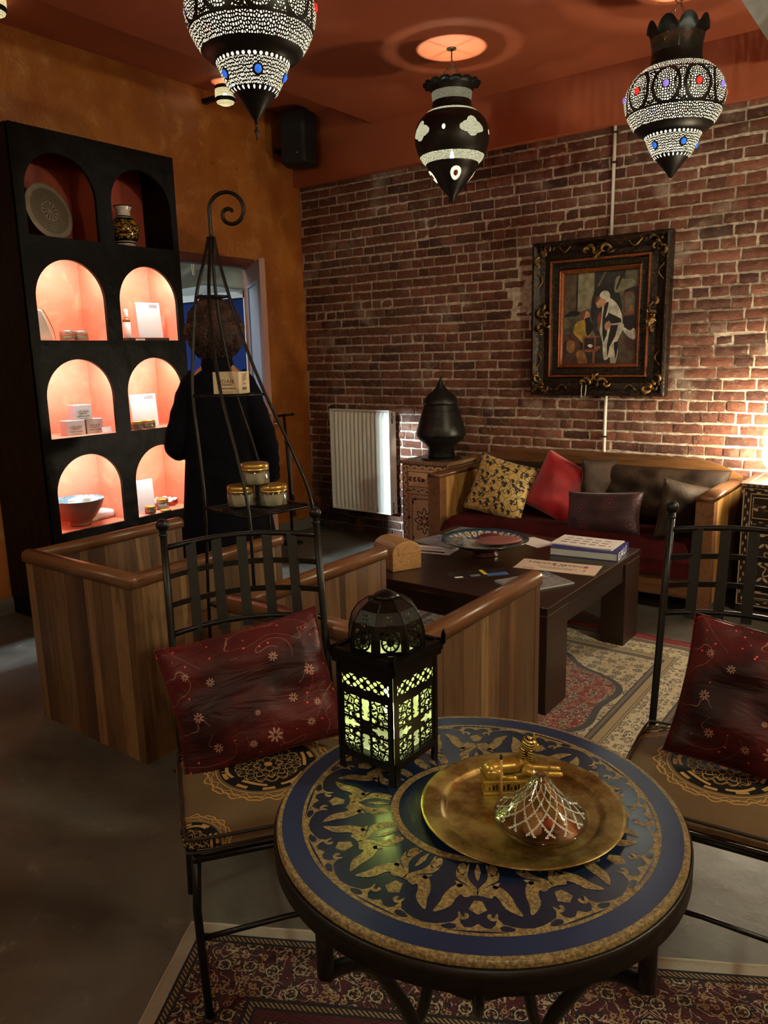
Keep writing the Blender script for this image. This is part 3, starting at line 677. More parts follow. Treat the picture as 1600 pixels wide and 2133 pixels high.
# ---------------------------------------------------------------- pendant lanterns
def ellipse_rule(g, u, v, U, h):
    """dark ribs round tall ovals, jewel seats left blank, rows of round dots"""
    n = 10; um = (u * n).fract() - .5; su = um * (1.5 / n); e = ((su / .062) * (su / .062) + ((v - .385) / .085) * ((v - .385) / .085)).sqrt()
    main = g.band(v, .31, .462); rib = (e - 1.0).abs() < .13
    um2 = (u * n + .5).fract() - .5; s2 = um2 * (1.5 / n); e2 = ((s2 / .034) * (s2 / .034) + ((v - .385) / .07) * ((v - .385) / .07)).sqrt(); rib2 = (e2 - 1.0).abs() < .07
    j = ((su * su) + (v - .385) * (v - .385)).sqrt() < .02
    h = h * (main * rib.mx(rib2).mx(j)).inv()
    for z0, nn, r in ((.197, 40, .0058), (.100, 26, .0055)):
        q = ((u * nn).fract() - .5) * (.85 / nn); dot = ((q * q + (v - z0) * (v - z0)).sqrt() < r); h = h.mx(dot)
    for z0 in (.66, .57):
        q = ((u * 30).fract() - .5) * (.8 / 30); h = h.mx(((q / 1.6) * (q / 1.6) + (v - z0) * (v - z0)).sqrt() < .003)
    bl = ((u * 5 + .25).fract() - .5) * (.7 / 5); h = h * (((bl * bl + (v - .15) * (v - .15)).sqrt() < .02) * (v < .2)).inv()
    return h
M_pA = m_pierced('pierced_black_metal', [(.108, .19, 1), (.240, .300, 1), (.31, .462, 1), (.472, .505, 1)], glow='#fff4cc', gstr=1.3, trans=.35, scale=92., circ=1.5, thr=.25, extra=ellipse_rule, wob=.75)
def neck_rule(g, u, v, U, h): return h
M_pN = m_pierced('pierced_black_neck', [(.58, .65, 1)], glow='#8a7a50', gstr=.03, trans=.25, scale=150., circ=.8, wob=.8)
def med_rule(g, u, v, U, h):
    n = 4; um = (u * n + .12).fract() - .5; s = um * (1.38 / n); e = None
    d = g.voro(g.vec(U, v, 0), 190, 'DISTANCE_TO_EDGE', dim='2D') > .2
    for (cx, cz, r) in ((0, .41, .036), (0, .375, .04), (-.04, .385, .03), (.04, .385, .03), (-.062, .382, .02), (.062, .382, .02)):
        k = (((s - cx) * (s - cx) + (v - cz) * (v - cz)).sqrt() < r); e = k if e is None else e.mx(k)
    um2 = (u * n + .62).fract() - .5; s2 = um2 * (1.38 / n); eye = ((s2 * s2 / .5) + (v - .385) * (v - .385)).sqrt() < .0145
    um3 = (u * 4 + .37).fract() - .5; s3 = um3 * (.62 / 4); ee = ((s3 / .026) * (s3 / .026) + ((v - .155) / .034) * ((v - .155) / .034)).sqrt(); ring = g.band(ee, .42, 1.0)
    h = d * e.mx(g.band(v, .225, .268)).mx(g.band(v, .498, .515)).mx(g.band(v, .57, .62) * .3)
    return h.mx(eye).mx(ring * (g.voro(g.vec(U, v, 0), 260, 'DISTANCE_TO_EDGE', dim='2D') > .05))
M_pB = m_pierced('dark_bronze_pierced', [], base='#1a120c', glow='#f4f0c4', gstr=1.1, trans=.35, circ=1.4, extra=med_rule)
M_jewels = [simple('red_glass_jewel', '#e02a22', .15, emit=.4), simple('violet_glass_jewel', '#8f76d8', .15, emit=.4), simple('blue_glass_jewel', '#2f6bd8', .15, emit=.4)]
M_bulb = simple('bulb_glow', '#fff3d6', .3, emit=60.0); M_chain = simple('aged_chain', '#4a3b26', .35, .8)
profA = [(.003, 0), (.04, .05), (.075, .092), (.088, .10), (.102, .125), (.120, .16), (.132, .19), (.137, .2), (.14, .212), (.165, .218), (.178, .232), (.19, .24), (.21, .27), (.226, .30), (.234, .32), (.24, .345), (.243, .37), (.240, .40), (.230, .43), (.212, .462), (.19, .485), (.165, .505), (.13, .525), (.122, .55), (.119, .58), (.12, .615), (.128, .652)]
profB = [(.002, 0), (.02, .04), (.05, .075), (.085, .115), (.12, .155), (.143, .19), (.15, .215), (.155, .222), (.178, .245), (.193, .27), (.208, .30), (.219, .34), (.222, .375), (.217, .42), (.20, .46), (.175, .49), (.15, .51), (.122, .525), (.117, .54), (.115, .58), (.12, .62), (.135, .65)]
FILL = 34.0
def pendant(label, loc, kind, rz=0.0, power=30., spike=0.0, group='large pierced hanging lanterns'):
    x, y, z = loc; g = thing('hanging_lantern', label, 'hanging lantern', loc, rz, group)
    prof = profA if kind == 'A' else profB
    if kind == 'A':
        c = MB().lathe(prof[:23], 96, cap=False); sh = c.build('pierced_body', M_pA, g)
        c = MB().lathe(prof[22:], 64, cap=False); c.build('neck', M_pN, g)
    else:
        c = MB().lathe(prof, 96, cap=False); sh = c.build('pierced_body', M_pB, g)
    r0, z0 = prof[-1]; n = 9 if kind == 'A' else 16; amp = .058 if kind == 'A' else .014
    c = MB(); seg = 96
    for lv in (0,):
        vs = []
        for i in range(seg):
            a = 2 * pi * i / seg; s = abs(sin(n * a / 2)) ** .6
            for k in range(4):
                t = k / 3; fl_ = (.020 if kind == 'A' else .035) * t * t; vs.append(((r0 + fl_) * cos(a), (r0 + fl_) * sin(a), z0 + t * (.012 + amp * s) * 1.0 - (.004 * t if kind == 'B' else 0)))
        fs = [(4 * i + k, 4 * ((i + 1) % seg) + k, 4 * ((i + 1) % seg) + k + 1, 4 * i + k + 1) for i in range(seg) for k in range(3)]; c.add(vs, fs, 0, True)
    c.build('scalloped_crown', M_iron, g)
    zt = ZC - z
    # canopy, ring, cord, chains
    c = MB().lathe([(.028, zt - .006), (.03, zt - .001)], 20); c.build('ceiling_plate', M_chain, g)
    c = MB().tube([(0, 0, zt - .004), (0, 0, zt - .05)], .004, 6); P = [(.018 * cos(t), 0, zt - .068 + .018 * sin(t)) for t in [2 * pi * i / 20 for i in range(20)]]; c.tube(P, .0028, 6, closed=True); c.build('hook_ring', M_chain, g)
    for k in range(4):
        a = pi / 4 + k * pi / 2; p0 = Vector((.004 * cos(a), .004 * sin(a), zt - .088)); p1 = Vector((r0 * .96 * cos(a), r0 * .96 * sin(a), z0 + .004)); L = (p1 - p0).length; nl = max(6, int(L / .016)); c = MB(); d = (p1 - p0).normalized(); e1 = d.orthogonal().normalized(); e2 = d.cross(e1)
        for i in range(nl):
            cc = p0 + d * (L * (i + .5) / nl); ee = e1 if i % 2 else e2; hl = L / nl * .66
            c.tube([cc + d * (hl * cos(t)) + ee * (.0042 * sin(t)) for t in [2 * pi * q / 8 for q in range(8)]], .0013, 4, closed=True)
        c.build('chain', M_chain, g)
    c = MB().tube([(0, 0, zt - .05), (.01, .012, zt - .09), (.012, .0, zt - .16), (.0, 0, .375)], .0026, 6); c.build('flex_cord', simple('flex_grey', '#6a6152', .5), g)
    c = MB(); c.lathe([(.007, .30), (.007, .36), (.005, .38)], 12); c.build('bulb_socket', M_iron, g)
    c = MB(); c.lathe([(.003, .240), (.010, .246), (.013, .258), (.011, .275), (.006, .298)], 16); c.build('bulb', M_bulb, g)
    if kind == 'A':
        for k in range(10):
            a = 2 * pi * (k + .5) / 10; rj = .2425; c = MB().at(Matrix.Translation((rj * cos(a), rj * sin(a), .385)) @ Matrix.Rotation(a, 4, 'Z')); c.ball((0, 0, 0), .0145, sc=(.6, 1, 1.15)); c.build('glass_jewel', M_jewels[k % 2], g)
        for k in range(5):
            a = 2 * pi * (k + .25) / 5; rj = .118; c = MB().at(Matrix.Translation((rj * cos(a), rj * sin(a), .15)) @ Matrix.Rotation(a, 4, 'Z') @ Matrix.Rotation(.45, 4, 'Y')); c.ball((0, 0, 0), .0135, sc=(.5, 1, 1.1)); c.build('glass_jewel', M_jewels[2], g)
    else:
        for k in range(4):
            a = 2 * pi * (k + .13) / 4; rj = .1235; c = MB().at(Matrix.Translation((rj * cos(a), rj * sin(a), .155)) @ Matrix.Rotation(a, 4, 'Z') @ Matrix.Rotation(.7, 4, 'Y')); c.ball((0, 0, 0), .011, sc=(.45, .9, 1.2)); c.build('glass_jewel', simple('dark_red_jewel', '#7a1a22', .2, emit=.15), g)
    if spike:
        c = MB().lathe([(.001, -spike), (.004, -spike + .005), (.003, -spike + .02), (.010, -spike + .035), (.004, -spike + .042), (.004, -.012), (.007, .0)], 10); c.build('finial', M_iron, g)
    lamp('lantern_bulb_light', 'POINT', (0, 0, .262), power, LAMPW, parent=g, shadow_soft_size=.016)
    return g
pendant('bulbous black hanging lantern densely pierced, partly cut by the top edge, left of the others', (-2.255, 2.27, 2.425), 'A', .3, 130., spike=.065)
pendant('plain dark bronze hanging lantern with glittering cloud shaped medallions, middle of the three', (-2.585, 4.237, 2.43), 'B', -1.05, 85.)
pendant('pierced hanging lantern with red and violet jewels before the brick wall at right', (-1.292, 4.255, 2.394), 'A', .12, 150.)
# another lantern, added out of view to light the scene from behind
pendant('black pierced hanging lantern above the round mosaic table, out of frame', (.15, -.25, 2.42), 'A', 0, 70.)

# added fill globes, unseen, brighten the room from behind and beside the camera
for lab, p in (('white opal glass ceiling globe behind the camera on the right, out of frame', (1.0, -1.2, 2.75)), ('white opal glass ceiling globe behind the camera on the left, out of frame', (-2.3, -1.2, 2.75)), ('white opal glass ceiling globe at the right side of the room, out of frame', (1.5, 2.4, 2.75))):
    g = thing('ceiling_globe_lamp', lab, 'ceiling lamp', p, group='opal globes outside the picture')
    c = MB().tube([(0, 0, .15), (0, 0, ZC - p[2])], .008, 8); c.lathe([(.05, ZC - p[2] - .02), (.05, ZC - p[2])], 20); c.build('rod', M_chain, g)
    c = MB().ball((0, 0, 0), .16, seg=28); c.build('glass_globe', simple('opal_globe_glow', '#f2ffdc', .3, emit=1.05 * FILL * (2.6 if 'right side' in lab else .8)), g)

# small cove lamps under the ceiling, on the orange wall
M_cv = m_pierced('cove_lamp_pierced', [(0.0, .02, 1), (.045, .10, 1)], glow='#ffedb0', gstr=.8, trans=.3, scale=150., circ=.45, wob=.7)
for lab, p in (('small pierced wall lamp high on the orange wall, behind the large left lantern', (-4.46, 4.19, 3.335)), ('small pierced wall lamp at the top left corner of the photo', (-4.42, 2.49, 3.395))):
    g = thing('cove_lamp', lab, 'wall lamp', p, group='small pierced lamps along the orange wall')
    c = MB().lathe([(.001, .004), (.035, .0), (.06, .012), (.07, .03), (.072, .07), (.07, .12), (.066, .125)], 40, cap=False); c.build('pierced_shade', M_cv, g)
    c = MB().box((XL - p[0], -.02, .05), (-.07, .02, .08)); c.build('wall_bracket', M_iron, g)
    c = MB().ball((0, 0, .06), .018); c.build('bulb', M_bulb, g)
    lamp('cove_bulb_light', 'POINT', (0, 0, .06), 1.2, WARM, parent=g, shadow_soft_size=.016)

# loudspeaker
g = thing('loudspeaker', 'black loudspeaker on a bracket in the top corner of the orange wall', 'speaker', (-4.46, 4.95, 3.05), .25)
c = MB(); P = [(-.11, .13), (-.14, .03), (-.105, -.11), (.105, -.11), (.14, .03), (.11, .13)]; c.prism(P, 0, .40); c.build('cabinet_box', simple('black_speaker_shell', '#0d0d0c', .55, bump=.2, bscale=200), g, bevel=.03, bseg=4)
c = MB().box((-.09, -.117, .03), (.09, -.109, .37)); c.build('grille', simple('speaker_grille', '#0a0a09', .7, bump=.5, bscale=500), g, bevel=.004)
c = MB().box((.04, -.1185, .07), (.058, -.1165, .078)); c.build('badge', simple('grey_badge', '#8c8c88', .4), g)
c = MB(); c.tube([(-.10, .05, .14), (-.18, .06, .14), (-.255, .07, .14)], .018, 10); c.lathe([(.055, -.0), (.055, .02)], 20, c=(-.2, .06, .13)); c.build('bracket', M_black, g)
# ---------------------------------------------------------------- framed painting
def flatmat(n, c, r=.55): return simple(n, c, r, vary=.45, scale=22)
g = thing('framed_painting', 'framed painting of robed men at a small table, in an ornate dark bronze frame', 'painting', (-2.0, YB - .012, 1.755))
FW, FH, cw, ch = .945, 1.035, .515, .64
axp = lambda x, z, y: (x, -y, z)
M_bronze = G('dark_bronze_gilt', .42, .45); nn_ = M_bronze.noise(scale=60, detail=5); M_bronze.set('Base Color', M_bronze.mix(M_bronze.step(nn_, .48, .68), '#1c130b', '#4a331a')); M_bronze.bump(nn_, .8, .006); M_bronze = M_bronze.mat; M_orn = simple('rubbed_gilt_ornament', '#8a6838', .38, .55, dark='#241709', scale=28, bump=.5, bscale=90)
M_copper = simple('copper_bead', '#8a4a24', .4, .5, vary=.4, scale=60, bump=.4, bscale=120)
def frame_sweep(mb, w, h, prof, mat=0):
    """prof: list of (inset from the outer edge, height off the wall)"""
    P = [[(-w / 2 + a, d, -h / 2 + a), (w / 2 - a, d, -h / 2 + a), (w / 2 - a, d, h / 2 - a), (-w / 2 + a, d, h / 2 - a)] for a, d in prof]
    for A, B in zip(P, P[1:]):
        for k in range(4):
            l = (k + 1) % 4; q = [A[k], A[l], B[l], B[k]]; mb.add([(x, -y, z) for x, y, z in q], [(0, 1, 2, 3)], mat)
c = MB(); frame_sweep(c, FW, FH, [(0, 0), (0, .075), (.008, .085), (.02, .088), (.03, .08), (.05, .06), (.085, .045), (.115, .05), (.125, .062)]); frame_sweep(c, FW, FH, [(.142, .058), (.15, .042), (.182, .038), (.19, .046)]); c.build('outer_moulding', M_bronze, g)
c = MB(); frame_sweep(c, FW, FH, [(.125, .062), (.130, .068), (.137, .068), (.142, .058)]); frame_sweep(c, FW, FH, [(.19, .046), (.195, .05), (.2, .046), (.2, .04), (.208, .038), (.216, .028), (.216, .008)]); c.build('copper_beading', M_copper, g)
c = MB(); rr = random.Random(9)
for s in range(2):
    for (n, L, off) in ((30, FW - .33, FH / 2 - .166), (34, FH - .33, FW / 2 - .166)):
        for k in range(n):
            t = -L / 2 + L * (k + .5) / n; sg = 1 if s else -1; p = (t, -.044, sg * off) if off > .33 and n == 30 else (sg * off, -.044, t); c.ball(p, .0065, seg=6, sc=(1, .7, 1))
c.build('carved_band', M_bronze, g)
def scroll(mb, cx, cz, s, a, turn=1, y=.07, r=.009):
    P = []
    for k in range(22): t = k / 21; ang = a + turn * t * 4.6; rad = s * (1 - .82 * t); P.append((cx + rad * cos(ang), -(y + .02 * sin(pi * t)), cz + rad * sin(ang)))
    mb.tube(P, [r * (.5 + 1.0 * sin(pi * min(1, t / 21 + .15))) for t in range(22)], 6)
def acanthus(mb, cx, cz, s, rr):
    for k in range(9):
        a = rr.random() * 2 * pi; d = rr.random() * s * .8; mb.ball((cx + d * cos(a), -(.066 + rr.random() * .02), cz + d * sin(a)), s * rr.uniform(.16, .3), seg=8, sc=(1, .6, 1))
for sx in (-1, 1):
    for sz in (-1, 1):
        c = MB(); cx, cz = sx * (FW / 2 - .075), sz * (FH / 2 - .075); acanthus(c, cx, cz, .055, rr); scroll(c, cx - sx * .045, cz + sz * .02, .035, 0 if sx > 0 else pi, sx * sz); scroll(c, cx + sx * .02, cz - sz * .05, .035, pi / 2 * sz, -sx * sz)
        for k in range(3): scroll(c, cx + rr.uniform(-.03, .03), cz + rr.uniform(-.03, .03), .026, rr.random() * 6, rr.choice((-1, 1)), r=.007)
        P = [(cx - sx * (.07 + t * .17), -(.066), cz + sz * (.022 + .022 * sin(t * 9))) for t in [i / 16 for i in range(17)]]; c.tube(P, [.009 * (1 - .7 * i / 16) for i in range(17)], 6)
        P = [(cx + sx * (.022 + .022 * sin(t * 9)), -(.066), cz - sz * (.07 + t * .20)) for t in [i / 16 for i in range(17)]]; c.tube(P, [.009 * (1 - .7 * i / 16) for i in range(17)], 6)
        c.build('corner_ornament', M_orn, g)
for (cx, cz, vert) in ((0, FH / 2 - .085, 0), (0, -FH / 2 + .085, 0), (FW / 2 - .085, 0, 1), (-FW / 2 + .085, 0, 1)):
    c = MB()
    for s in (-1, 1):
        ox, oz = (0, s * .045) if vert else (s * .045, 0); scroll(c, cx + ox, cz + oz, .042, (pi / 2 if vert else 0) + (0 if s > 0 else pi), s); scroll(c, cx + ox * 1.9, cz + oz * 1.9, .026, (pi / 2 if vert else 0), -s, r=.007); scroll(c, cx + ox * .6 - (cx * .08), cz + oz * .6 - cz * .08, .03, (0 if vert else pi / 2), s, r=.007)
    acanthus(c, cx, cz, .035, rr); c.build('centre_ornament', M_orn, g)
pc = ['#4c4a3c', '#6b6553', '#1d1c1a', '#2e2b27', '#8a8266', '#b08f3e', '#cfc9b4', '#171614', '#7a3f2a', '#54382a', '#c08a6a', '#2a2a3a', '#5b4c3a', '#8e5138', '#9a6c3c', '#d8d2c2']
PM = [flatmat('painting_colour', c_) for c_ in pc]
mott = G('painted_wall_tone', .55); q_ = mott.noise(scale=9, detail=6, rough=.65); mott.set('Base Color', mott.mix(mott.step(q_, .35, .65), '#3e3c31', '#6a6552')); PM[0] = mott.mat
def u2(px, py): return ((px - 812) / 605 * cw, (858 - py) / 790 * ch)
c = MB(); lay = [.0095]
def pp(pts, m, curve=False):
    lay[0] += .00012; q = [u2(*p) for p in pts]
    if curve: q = [(v.x, v.y) for v in catmull([(a, b, 0) for a, b in q], 5, True)]
    q = [(max(-cw / 2, min(cw / 2, a)), max(-ch / 2, min(ch / 2, b))) for a, b in q]
    c.prism(q, lay[0] - .0005, lay[0], m, ax=axp)
c.box((-cw / 2 - .01, -.0092, -ch / 2 - .01), (cw / 2 + .01, -.002, ch / 2 + .01), 0)
pp([(510, 470), (615, 470), (610, 800), (510, 830)], 12); pp([(625, 470), (760, 460), (765, 760), (625, 810)], 4); pp([(612, 470), (626, 470), (622, 800), (608, 800)], 2)
pp([(760, 455), (1010, 430), (1000, 620), (900, 600), (760, 660)], 3); pp([(850, 450), (870, 445), (800, 600), (785, 600)], 1); pp([(760, 640), (880, 590), (960, 640), (990, 1000), (760, 900)], 2, True)
pp([(1005, 640), (1120, 620), (1110, 1000), (1000, 960)], 2); pp([(930, 560), (960, 530), (1000, 560), (1060, 560), (1090, 600), (1020, 640), (930, 660)], 4, True); pp([(965, 540), (1010, 440), (1020, 460), (945, 640), (935, 630)], 7)
pp([(1000, 850), (1000, 700), (1015, 665), (1045, 655), (1080, 665), (1095, 700), (1095, 850)], 8); pp([(1012, 840), (1012, 705), (1025, 680), (1048, 670), (1070, 680), (1082, 705), (1082, 840)], 1); pp([(1040, 830), (1050, 780), (1075, 770), (1080, 830)], 14, True)
pp([(500, 1000), (1120, 1000), (1110, 1260), (500, 1260)], 3); pp([(960, 960), (1115, 960), (1110, 1240), (960, 1240)], 12); pp([(500, 850), (560, 795), (640, 800), (630, 830), (510, 840)], 7, True); pp([(500, 1020), (560, 980), (640, 1020), (650, 1240), (500, 1250)], 9, True)
pp([(505, 1050), (560, 1040), (545, 1150), (505, 1150)], 11, True); pp([(560, 860), (585, 855), (580, 1040), (568, 1040)], 9); pp([(545, 1040), (600, 1040), (610, 1110), (575, 1140), (540, 1110)], 14, True); pp([(625, 1140), (680, 1120), (720, 1210), (700, 1240), (650, 1230)], 14, True)
pp([(610, 900), (660, 870), (720, 880), (750, 920), (740, 1000), (690, 1010), (680, 1060), (640, 1020), (598, 970)], 5, True); pp([(700, 890), (740, 880), (755, 950), (720, 1000), (700, 960)], 7, True)
pp([(668, 820), (690, 798), (720, 805), (732, 840), (725, 870), (700, 880), (672, 860)], 10, True); pp([(664, 850), (668, 805), (695, 795), (690, 830), (680, 870)], 8, True); pp([(690, 860), (730, 850), (728, 885), (700, 892)], 7, True)
pp([(760, 820), (800, 790), (840, 830), (850, 960), (800, 1010), (760, 950)], 3, True); pp([(800, 830), (830, 820), (825, 940), (800, 960)], 8, True)
pp([(775, 720), (790, 690), (815, 690), (830, 730), (820, 770), (795, 775)], 10, True); pp([(772, 740), (780, 690), (810, 682), (800, 715)], 8, True)
pp([(835, 740), (880, 700), (940, 740), (985, 820), (1000, 900), (1010, 940), (960, 1060), (970, 1140), (950, 1240), (915, 1235), (905, 1180), (880, 1200), (855, 1190), (840, 1050), (815, 960), (830, 850)], 6, True)
pp([(850, 740), (880, 730), (890, 840), (875, 1000), (850, 1060), (840, 1000), (835, 860)], 7); pp([(890, 820), (985, 870), (990, 900), (910, 910), (875, 870)], 7); pp([(905, 920), (965, 920), (945, 1010), (900, 1100), (885, 1190), (880, 1080)], 7); pp([(935, 1060), (970, 1050), (965, 1130), (955, 1200), (940, 1120)], 7); pp([(885, 735), (910, 730), (880, 830), (860, 860)], 15)
pp([(860, 905), (890, 890), (905, 930), (880, 960), (858, 945)], 10, True); pp([(810, 690), (850, 690), (860, 740), (835, 770), (812, 750)], 10, True); pp([(808, 680), (830, 645), (870, 645), (892, 680), (885, 710), (840, 705)], 6, True)
pp([(680, 1010), (800, 1000), (820, 1000), (818, 1015), (690, 1020)], 13); pp([(680, 1010), (692, 1010), (692, 1130), (680, 1130)], 13); pp([(775, 1010), (788, 1010), (788, 1130), (775, 1130)], 13); pp([(680, 1115), (830, 1085), (830, 1100), (790, 1135), (680, 1135)], 13); pp([(765, 1135), (785, 1135), (782, 1230), (762, 1235)], 13); pp([(694, 1022), (774, 1022), (774, 1112), (694, 1112)], 2); pp([(720, 1080), (745, 1070), (765, 1085), (745, 1100)], 6, True)
pp([(1010, 940), (1060, 970), (1090, 950), (1105, 990), (1100, 1040), (1050, 1020), (1010, 970)], 15, True); pp([(1020, 1040), (1090, 1050), (1100, 1120), (1040, 1130)], 9, True)
c.build('canvas', PM, g)
# wisps of clear cord hanging from the frame top are part of its fixing
c = MB().tube([(-.08, -.09, -FH / 2 + .075), (-.083, -.093, -FH / 2 + .04), (-.08, -.094, -FH / 2 - .015)], .004, 6); c.tube([(-.052, -.09, -FH / 2 + .075), (-.05, -.093, -FH / 2 + .04), (-.055, -.094, -FH / 2 - .0)], .004, 6); c.build('hanging_loop', simple('clear_cord', '#9a9488', .3), g)

# ---------------------------------------------------------------- cushions
def pillow_mesh(w, h, t, seed=0, n=26, wr=.012, pinch=.06):
    mb = MB()
    def f(side):
        def q(u, v):
            a, b = 2 * u - 1, 2 * v - 1; bulge = ((1 - abs(a) ** 2.6) * (1 - abs(b) ** 2.6)); z = side * t / 2 * max(0, bulge) ** .55
            x = a * w / 2 * (1 - pinch * (1 - b * b) * abs(a) ** 2); y = b * h / 2 * (1 - pinch * (1 - a * a) * abs(b) ** 2)
            wk = noise.noise(Vector((x * 7 + seed, y * 12, side * 3 + seed))) * wr * bulge ** .4 + noise.noise(Vector((x * 22 + seed, y * 22, side))) * wr * .3 * bulge ** .5
            return (x, y, z + wk)
        return q
    mb.grid(f(1), n, n); b0 = len(mb.f); mb.grid(f(-1), n, n)
    for i in range(b0, len(mb.f)): mb.f[i] = mb.f[i][::-1]
    return mb
def pillow(name, label, loc, rot, w, h, t, mat, seed=0, group=None, wr=.012, parts=None):
    """upright pillow: width along local x, height along local y, thickness along z"""
    g = thing(name, label, 'cushion', loc, group=group, rot=rot); pillow_mesh(w, h, t, seed, wr=wr).build('cushion_cover', mat, g, weld=True)
    P = []
    n = 24
    for (a0, b0, a1, b1) in ((-1, -1, 1, -1), (1, -1, 1, 1), (1, 1, -1, 1), (-1, 1, -1, -1)):
        for k in range(n): t_ = k / n; a = a0 + (a1 - a0) * t_; b = b0 + (b1 - b0) * t_; P.append((a * w / 2 * (1 - .06 * (1 - b * b) * abs(a) ** 2), b * h / 2 * (1 - .06 * (1 - a * a) * abs(b) ** 2), 0))
    MB().tube(P, .0022, 5, closed=True).build('seam', mat, g); return g
def m_satin():
    g = G('burgundy_embroidered_satin', .52, spec=.3); x, y, z = g.xyz(); n = g.noise(scale=5, detail=4); c = g.mix(g.step(n, .35, .65), '#1e080b', '#4e1517')
    hor = g.m('ABSOLUTE', (x * 1.0)); d = None
    for (fx, fy, r) in ((-.10, .06, .011), (.075, .08, .012), (.10, -.04, .012), (-.15, -.02, .013), (.03, -.12, .020), (-.12, -.11, .012), (.16, .02, .014), (-.03, -.125, .010), (.13, -.115, .011), (-.16, .09, .01), (0.0, -.05, .007), (.16, -.07, .009)):
        dx, dy = x - fx, y - fy; rr_ = (dx * dx + dy * dy).sqrt(); th = g.m('ARCTAN2', dy, dx); pet = rr_ < ((th * 4.0).cos().abs() * r + .001); pet = pet * (rr_ > r * .25); d = pet if d is None else d.mx(pet)
    c = g.mix(d * .75, c, '#b08a7a')
    bead = g.voro(scale=38, dim='3D') < .11; zone = g.m('ABSOLUTE', x).mx(g.m('ABSOLUTE', y) * 1.25) > .125
    c = g.mix(bead * zone * .8, c, '#e0584a')
    line = ((g.noise(scale=5, detail=1, dist=1.5) - .5).abs() < .0035) * zone; c = g.mix(line * .5, c, '#a07868')
    g.set('Base Color', c); g.set('Sheen Weight', .25); g.set('Sheen Tint', C('#b03a28')); g.set('Metallic', .1)
    g.bump(g.noise(g.map(g.tc(), (2.2, 7, 4)), 2.2, 4, .5, .6), .6, .03); return g.mat
M_satin = m_satin()
def m_scrollfab():
    g = G('gold_scroll_fabric', .6); x, y, z = g.xyz(); c0 = col4('#b99a55')
    v = g.vec(x, y, 0); n = g.noise(v, 7.5, 0, .5, 2.4); line = (n - .5).abs() < .022; leaf = g.voro(v, 17, 'F1', dim='2D', rnd=.7) < .27; leaf2 = g.voro(g.vec(x + .015, y + .011, 0), 17, 'F1', dim='2D', rnd=.7) < .25
    fl = g.voro(g.vec(x, y, 0), 8.5, 'F1', dim='2D', rnd=.35); ang = g.noise(v, 70, 0); flo = g.band(fl, .06, .20) * (ang > .46); ring = g.band(fl, .235, .255)
    loop = g.band(g.voro(g.vec(x + .02, y - .01, 0), 13, 'F1', dim='2D', rnd=.5), .40, .435); d = line.mx(leaf * leaf2.inv()).mx(flo).mx(loop); g.set('Base Color', g.mix(d, c0, '#1c140c')); g.set('Sheen Weight', .2); g.bump(g.noise(scale=7, detail=3), .25, .02); return g.mat
M_scroll = m_scrollfab()
M_red = m_cloth('red_satin', '#8e0f18', '#b3141f', .42, .4, 4, .2, 30)
M_bsat = m_cloth('dark_brown_satin', '#22170f', '#37281c', .75, .0, 5, .6, 30, .2)
g_ = G('plum_embroidered_cloth', .6); x, y, z = g_.xyz(); q_ = g_.voro(g_.vec(x, y, 0), 6.5, 'F1', dim='2D', rnd=.5); rings = g_.band(q_, .16, .2).mx(q_ < .07).mx(g_.band(q_, .3, .32)); g_.set('Base Color', g_.mix(rings * .55, g_.mix(g_.noise(scale=8), '#241014', '#3a1a20'), '#74303a')); g_.set('Sheen Weight', .1); g_.bump(g_.noise(scale=8, detail=4), .4, .02); M_plum = g_.mat
up = pi / 2
# back cushions along the sofa
pillow('sofa_back_cushion', 'long dark brown satin back cushion at the right half of the sofa', (-1.56, 5.0, .60), (up - .22, 0, -.03), .98, .40, .17, M_bsat, 2, wr=.03)
pillow('sofa_back_cushion', 'dark brown back cushion at the left of the sofa, behind the patterned pillows', (-2.42, 5.03, .585), (up - .2, 0, .02), .78, .38, .13, M_bsat, 5, wr=.02)
pillow('throw_pillow', 'dark olive satin cushion standing on edge behind the red cushion', (-1.87, 4.93, .645), (up - .12, .10, 1.12), .32, .38, .11, M_bsat, 8, wr=.025)
pillow('throw_pillow', 'gold cushion with black scrolling flowers at the left arm of the sofa', (-2.50, 4.72, .615), (up - .38, .22, .10), .43, .41, .13, M_scroll, 1, wr=.006)
pillow('throw_pillow', 'plain bright red cushion resting on one corner in the middle of the sofa', (-2.10, 4.83, .625), (up - .33, .42, .05), .41, .41, .14, M_red, 3, wr=.01)
pillow('throw_pillow', 'low plum embroidered cushion lying against the back on the sofa seat', (-1.73, 4.64, .535), (up - .38, -.09, -.05), .50, .27, .14, M_plum, 4, wr=.02)
pillow('throw_pillow', 'dark grey cushion squeezed against the right arm of the sofa', (-1.25, 4.70, .575), (up - .1, .25, 1.0), .40, .36, .12, M_bsat, 9, wr=.03)

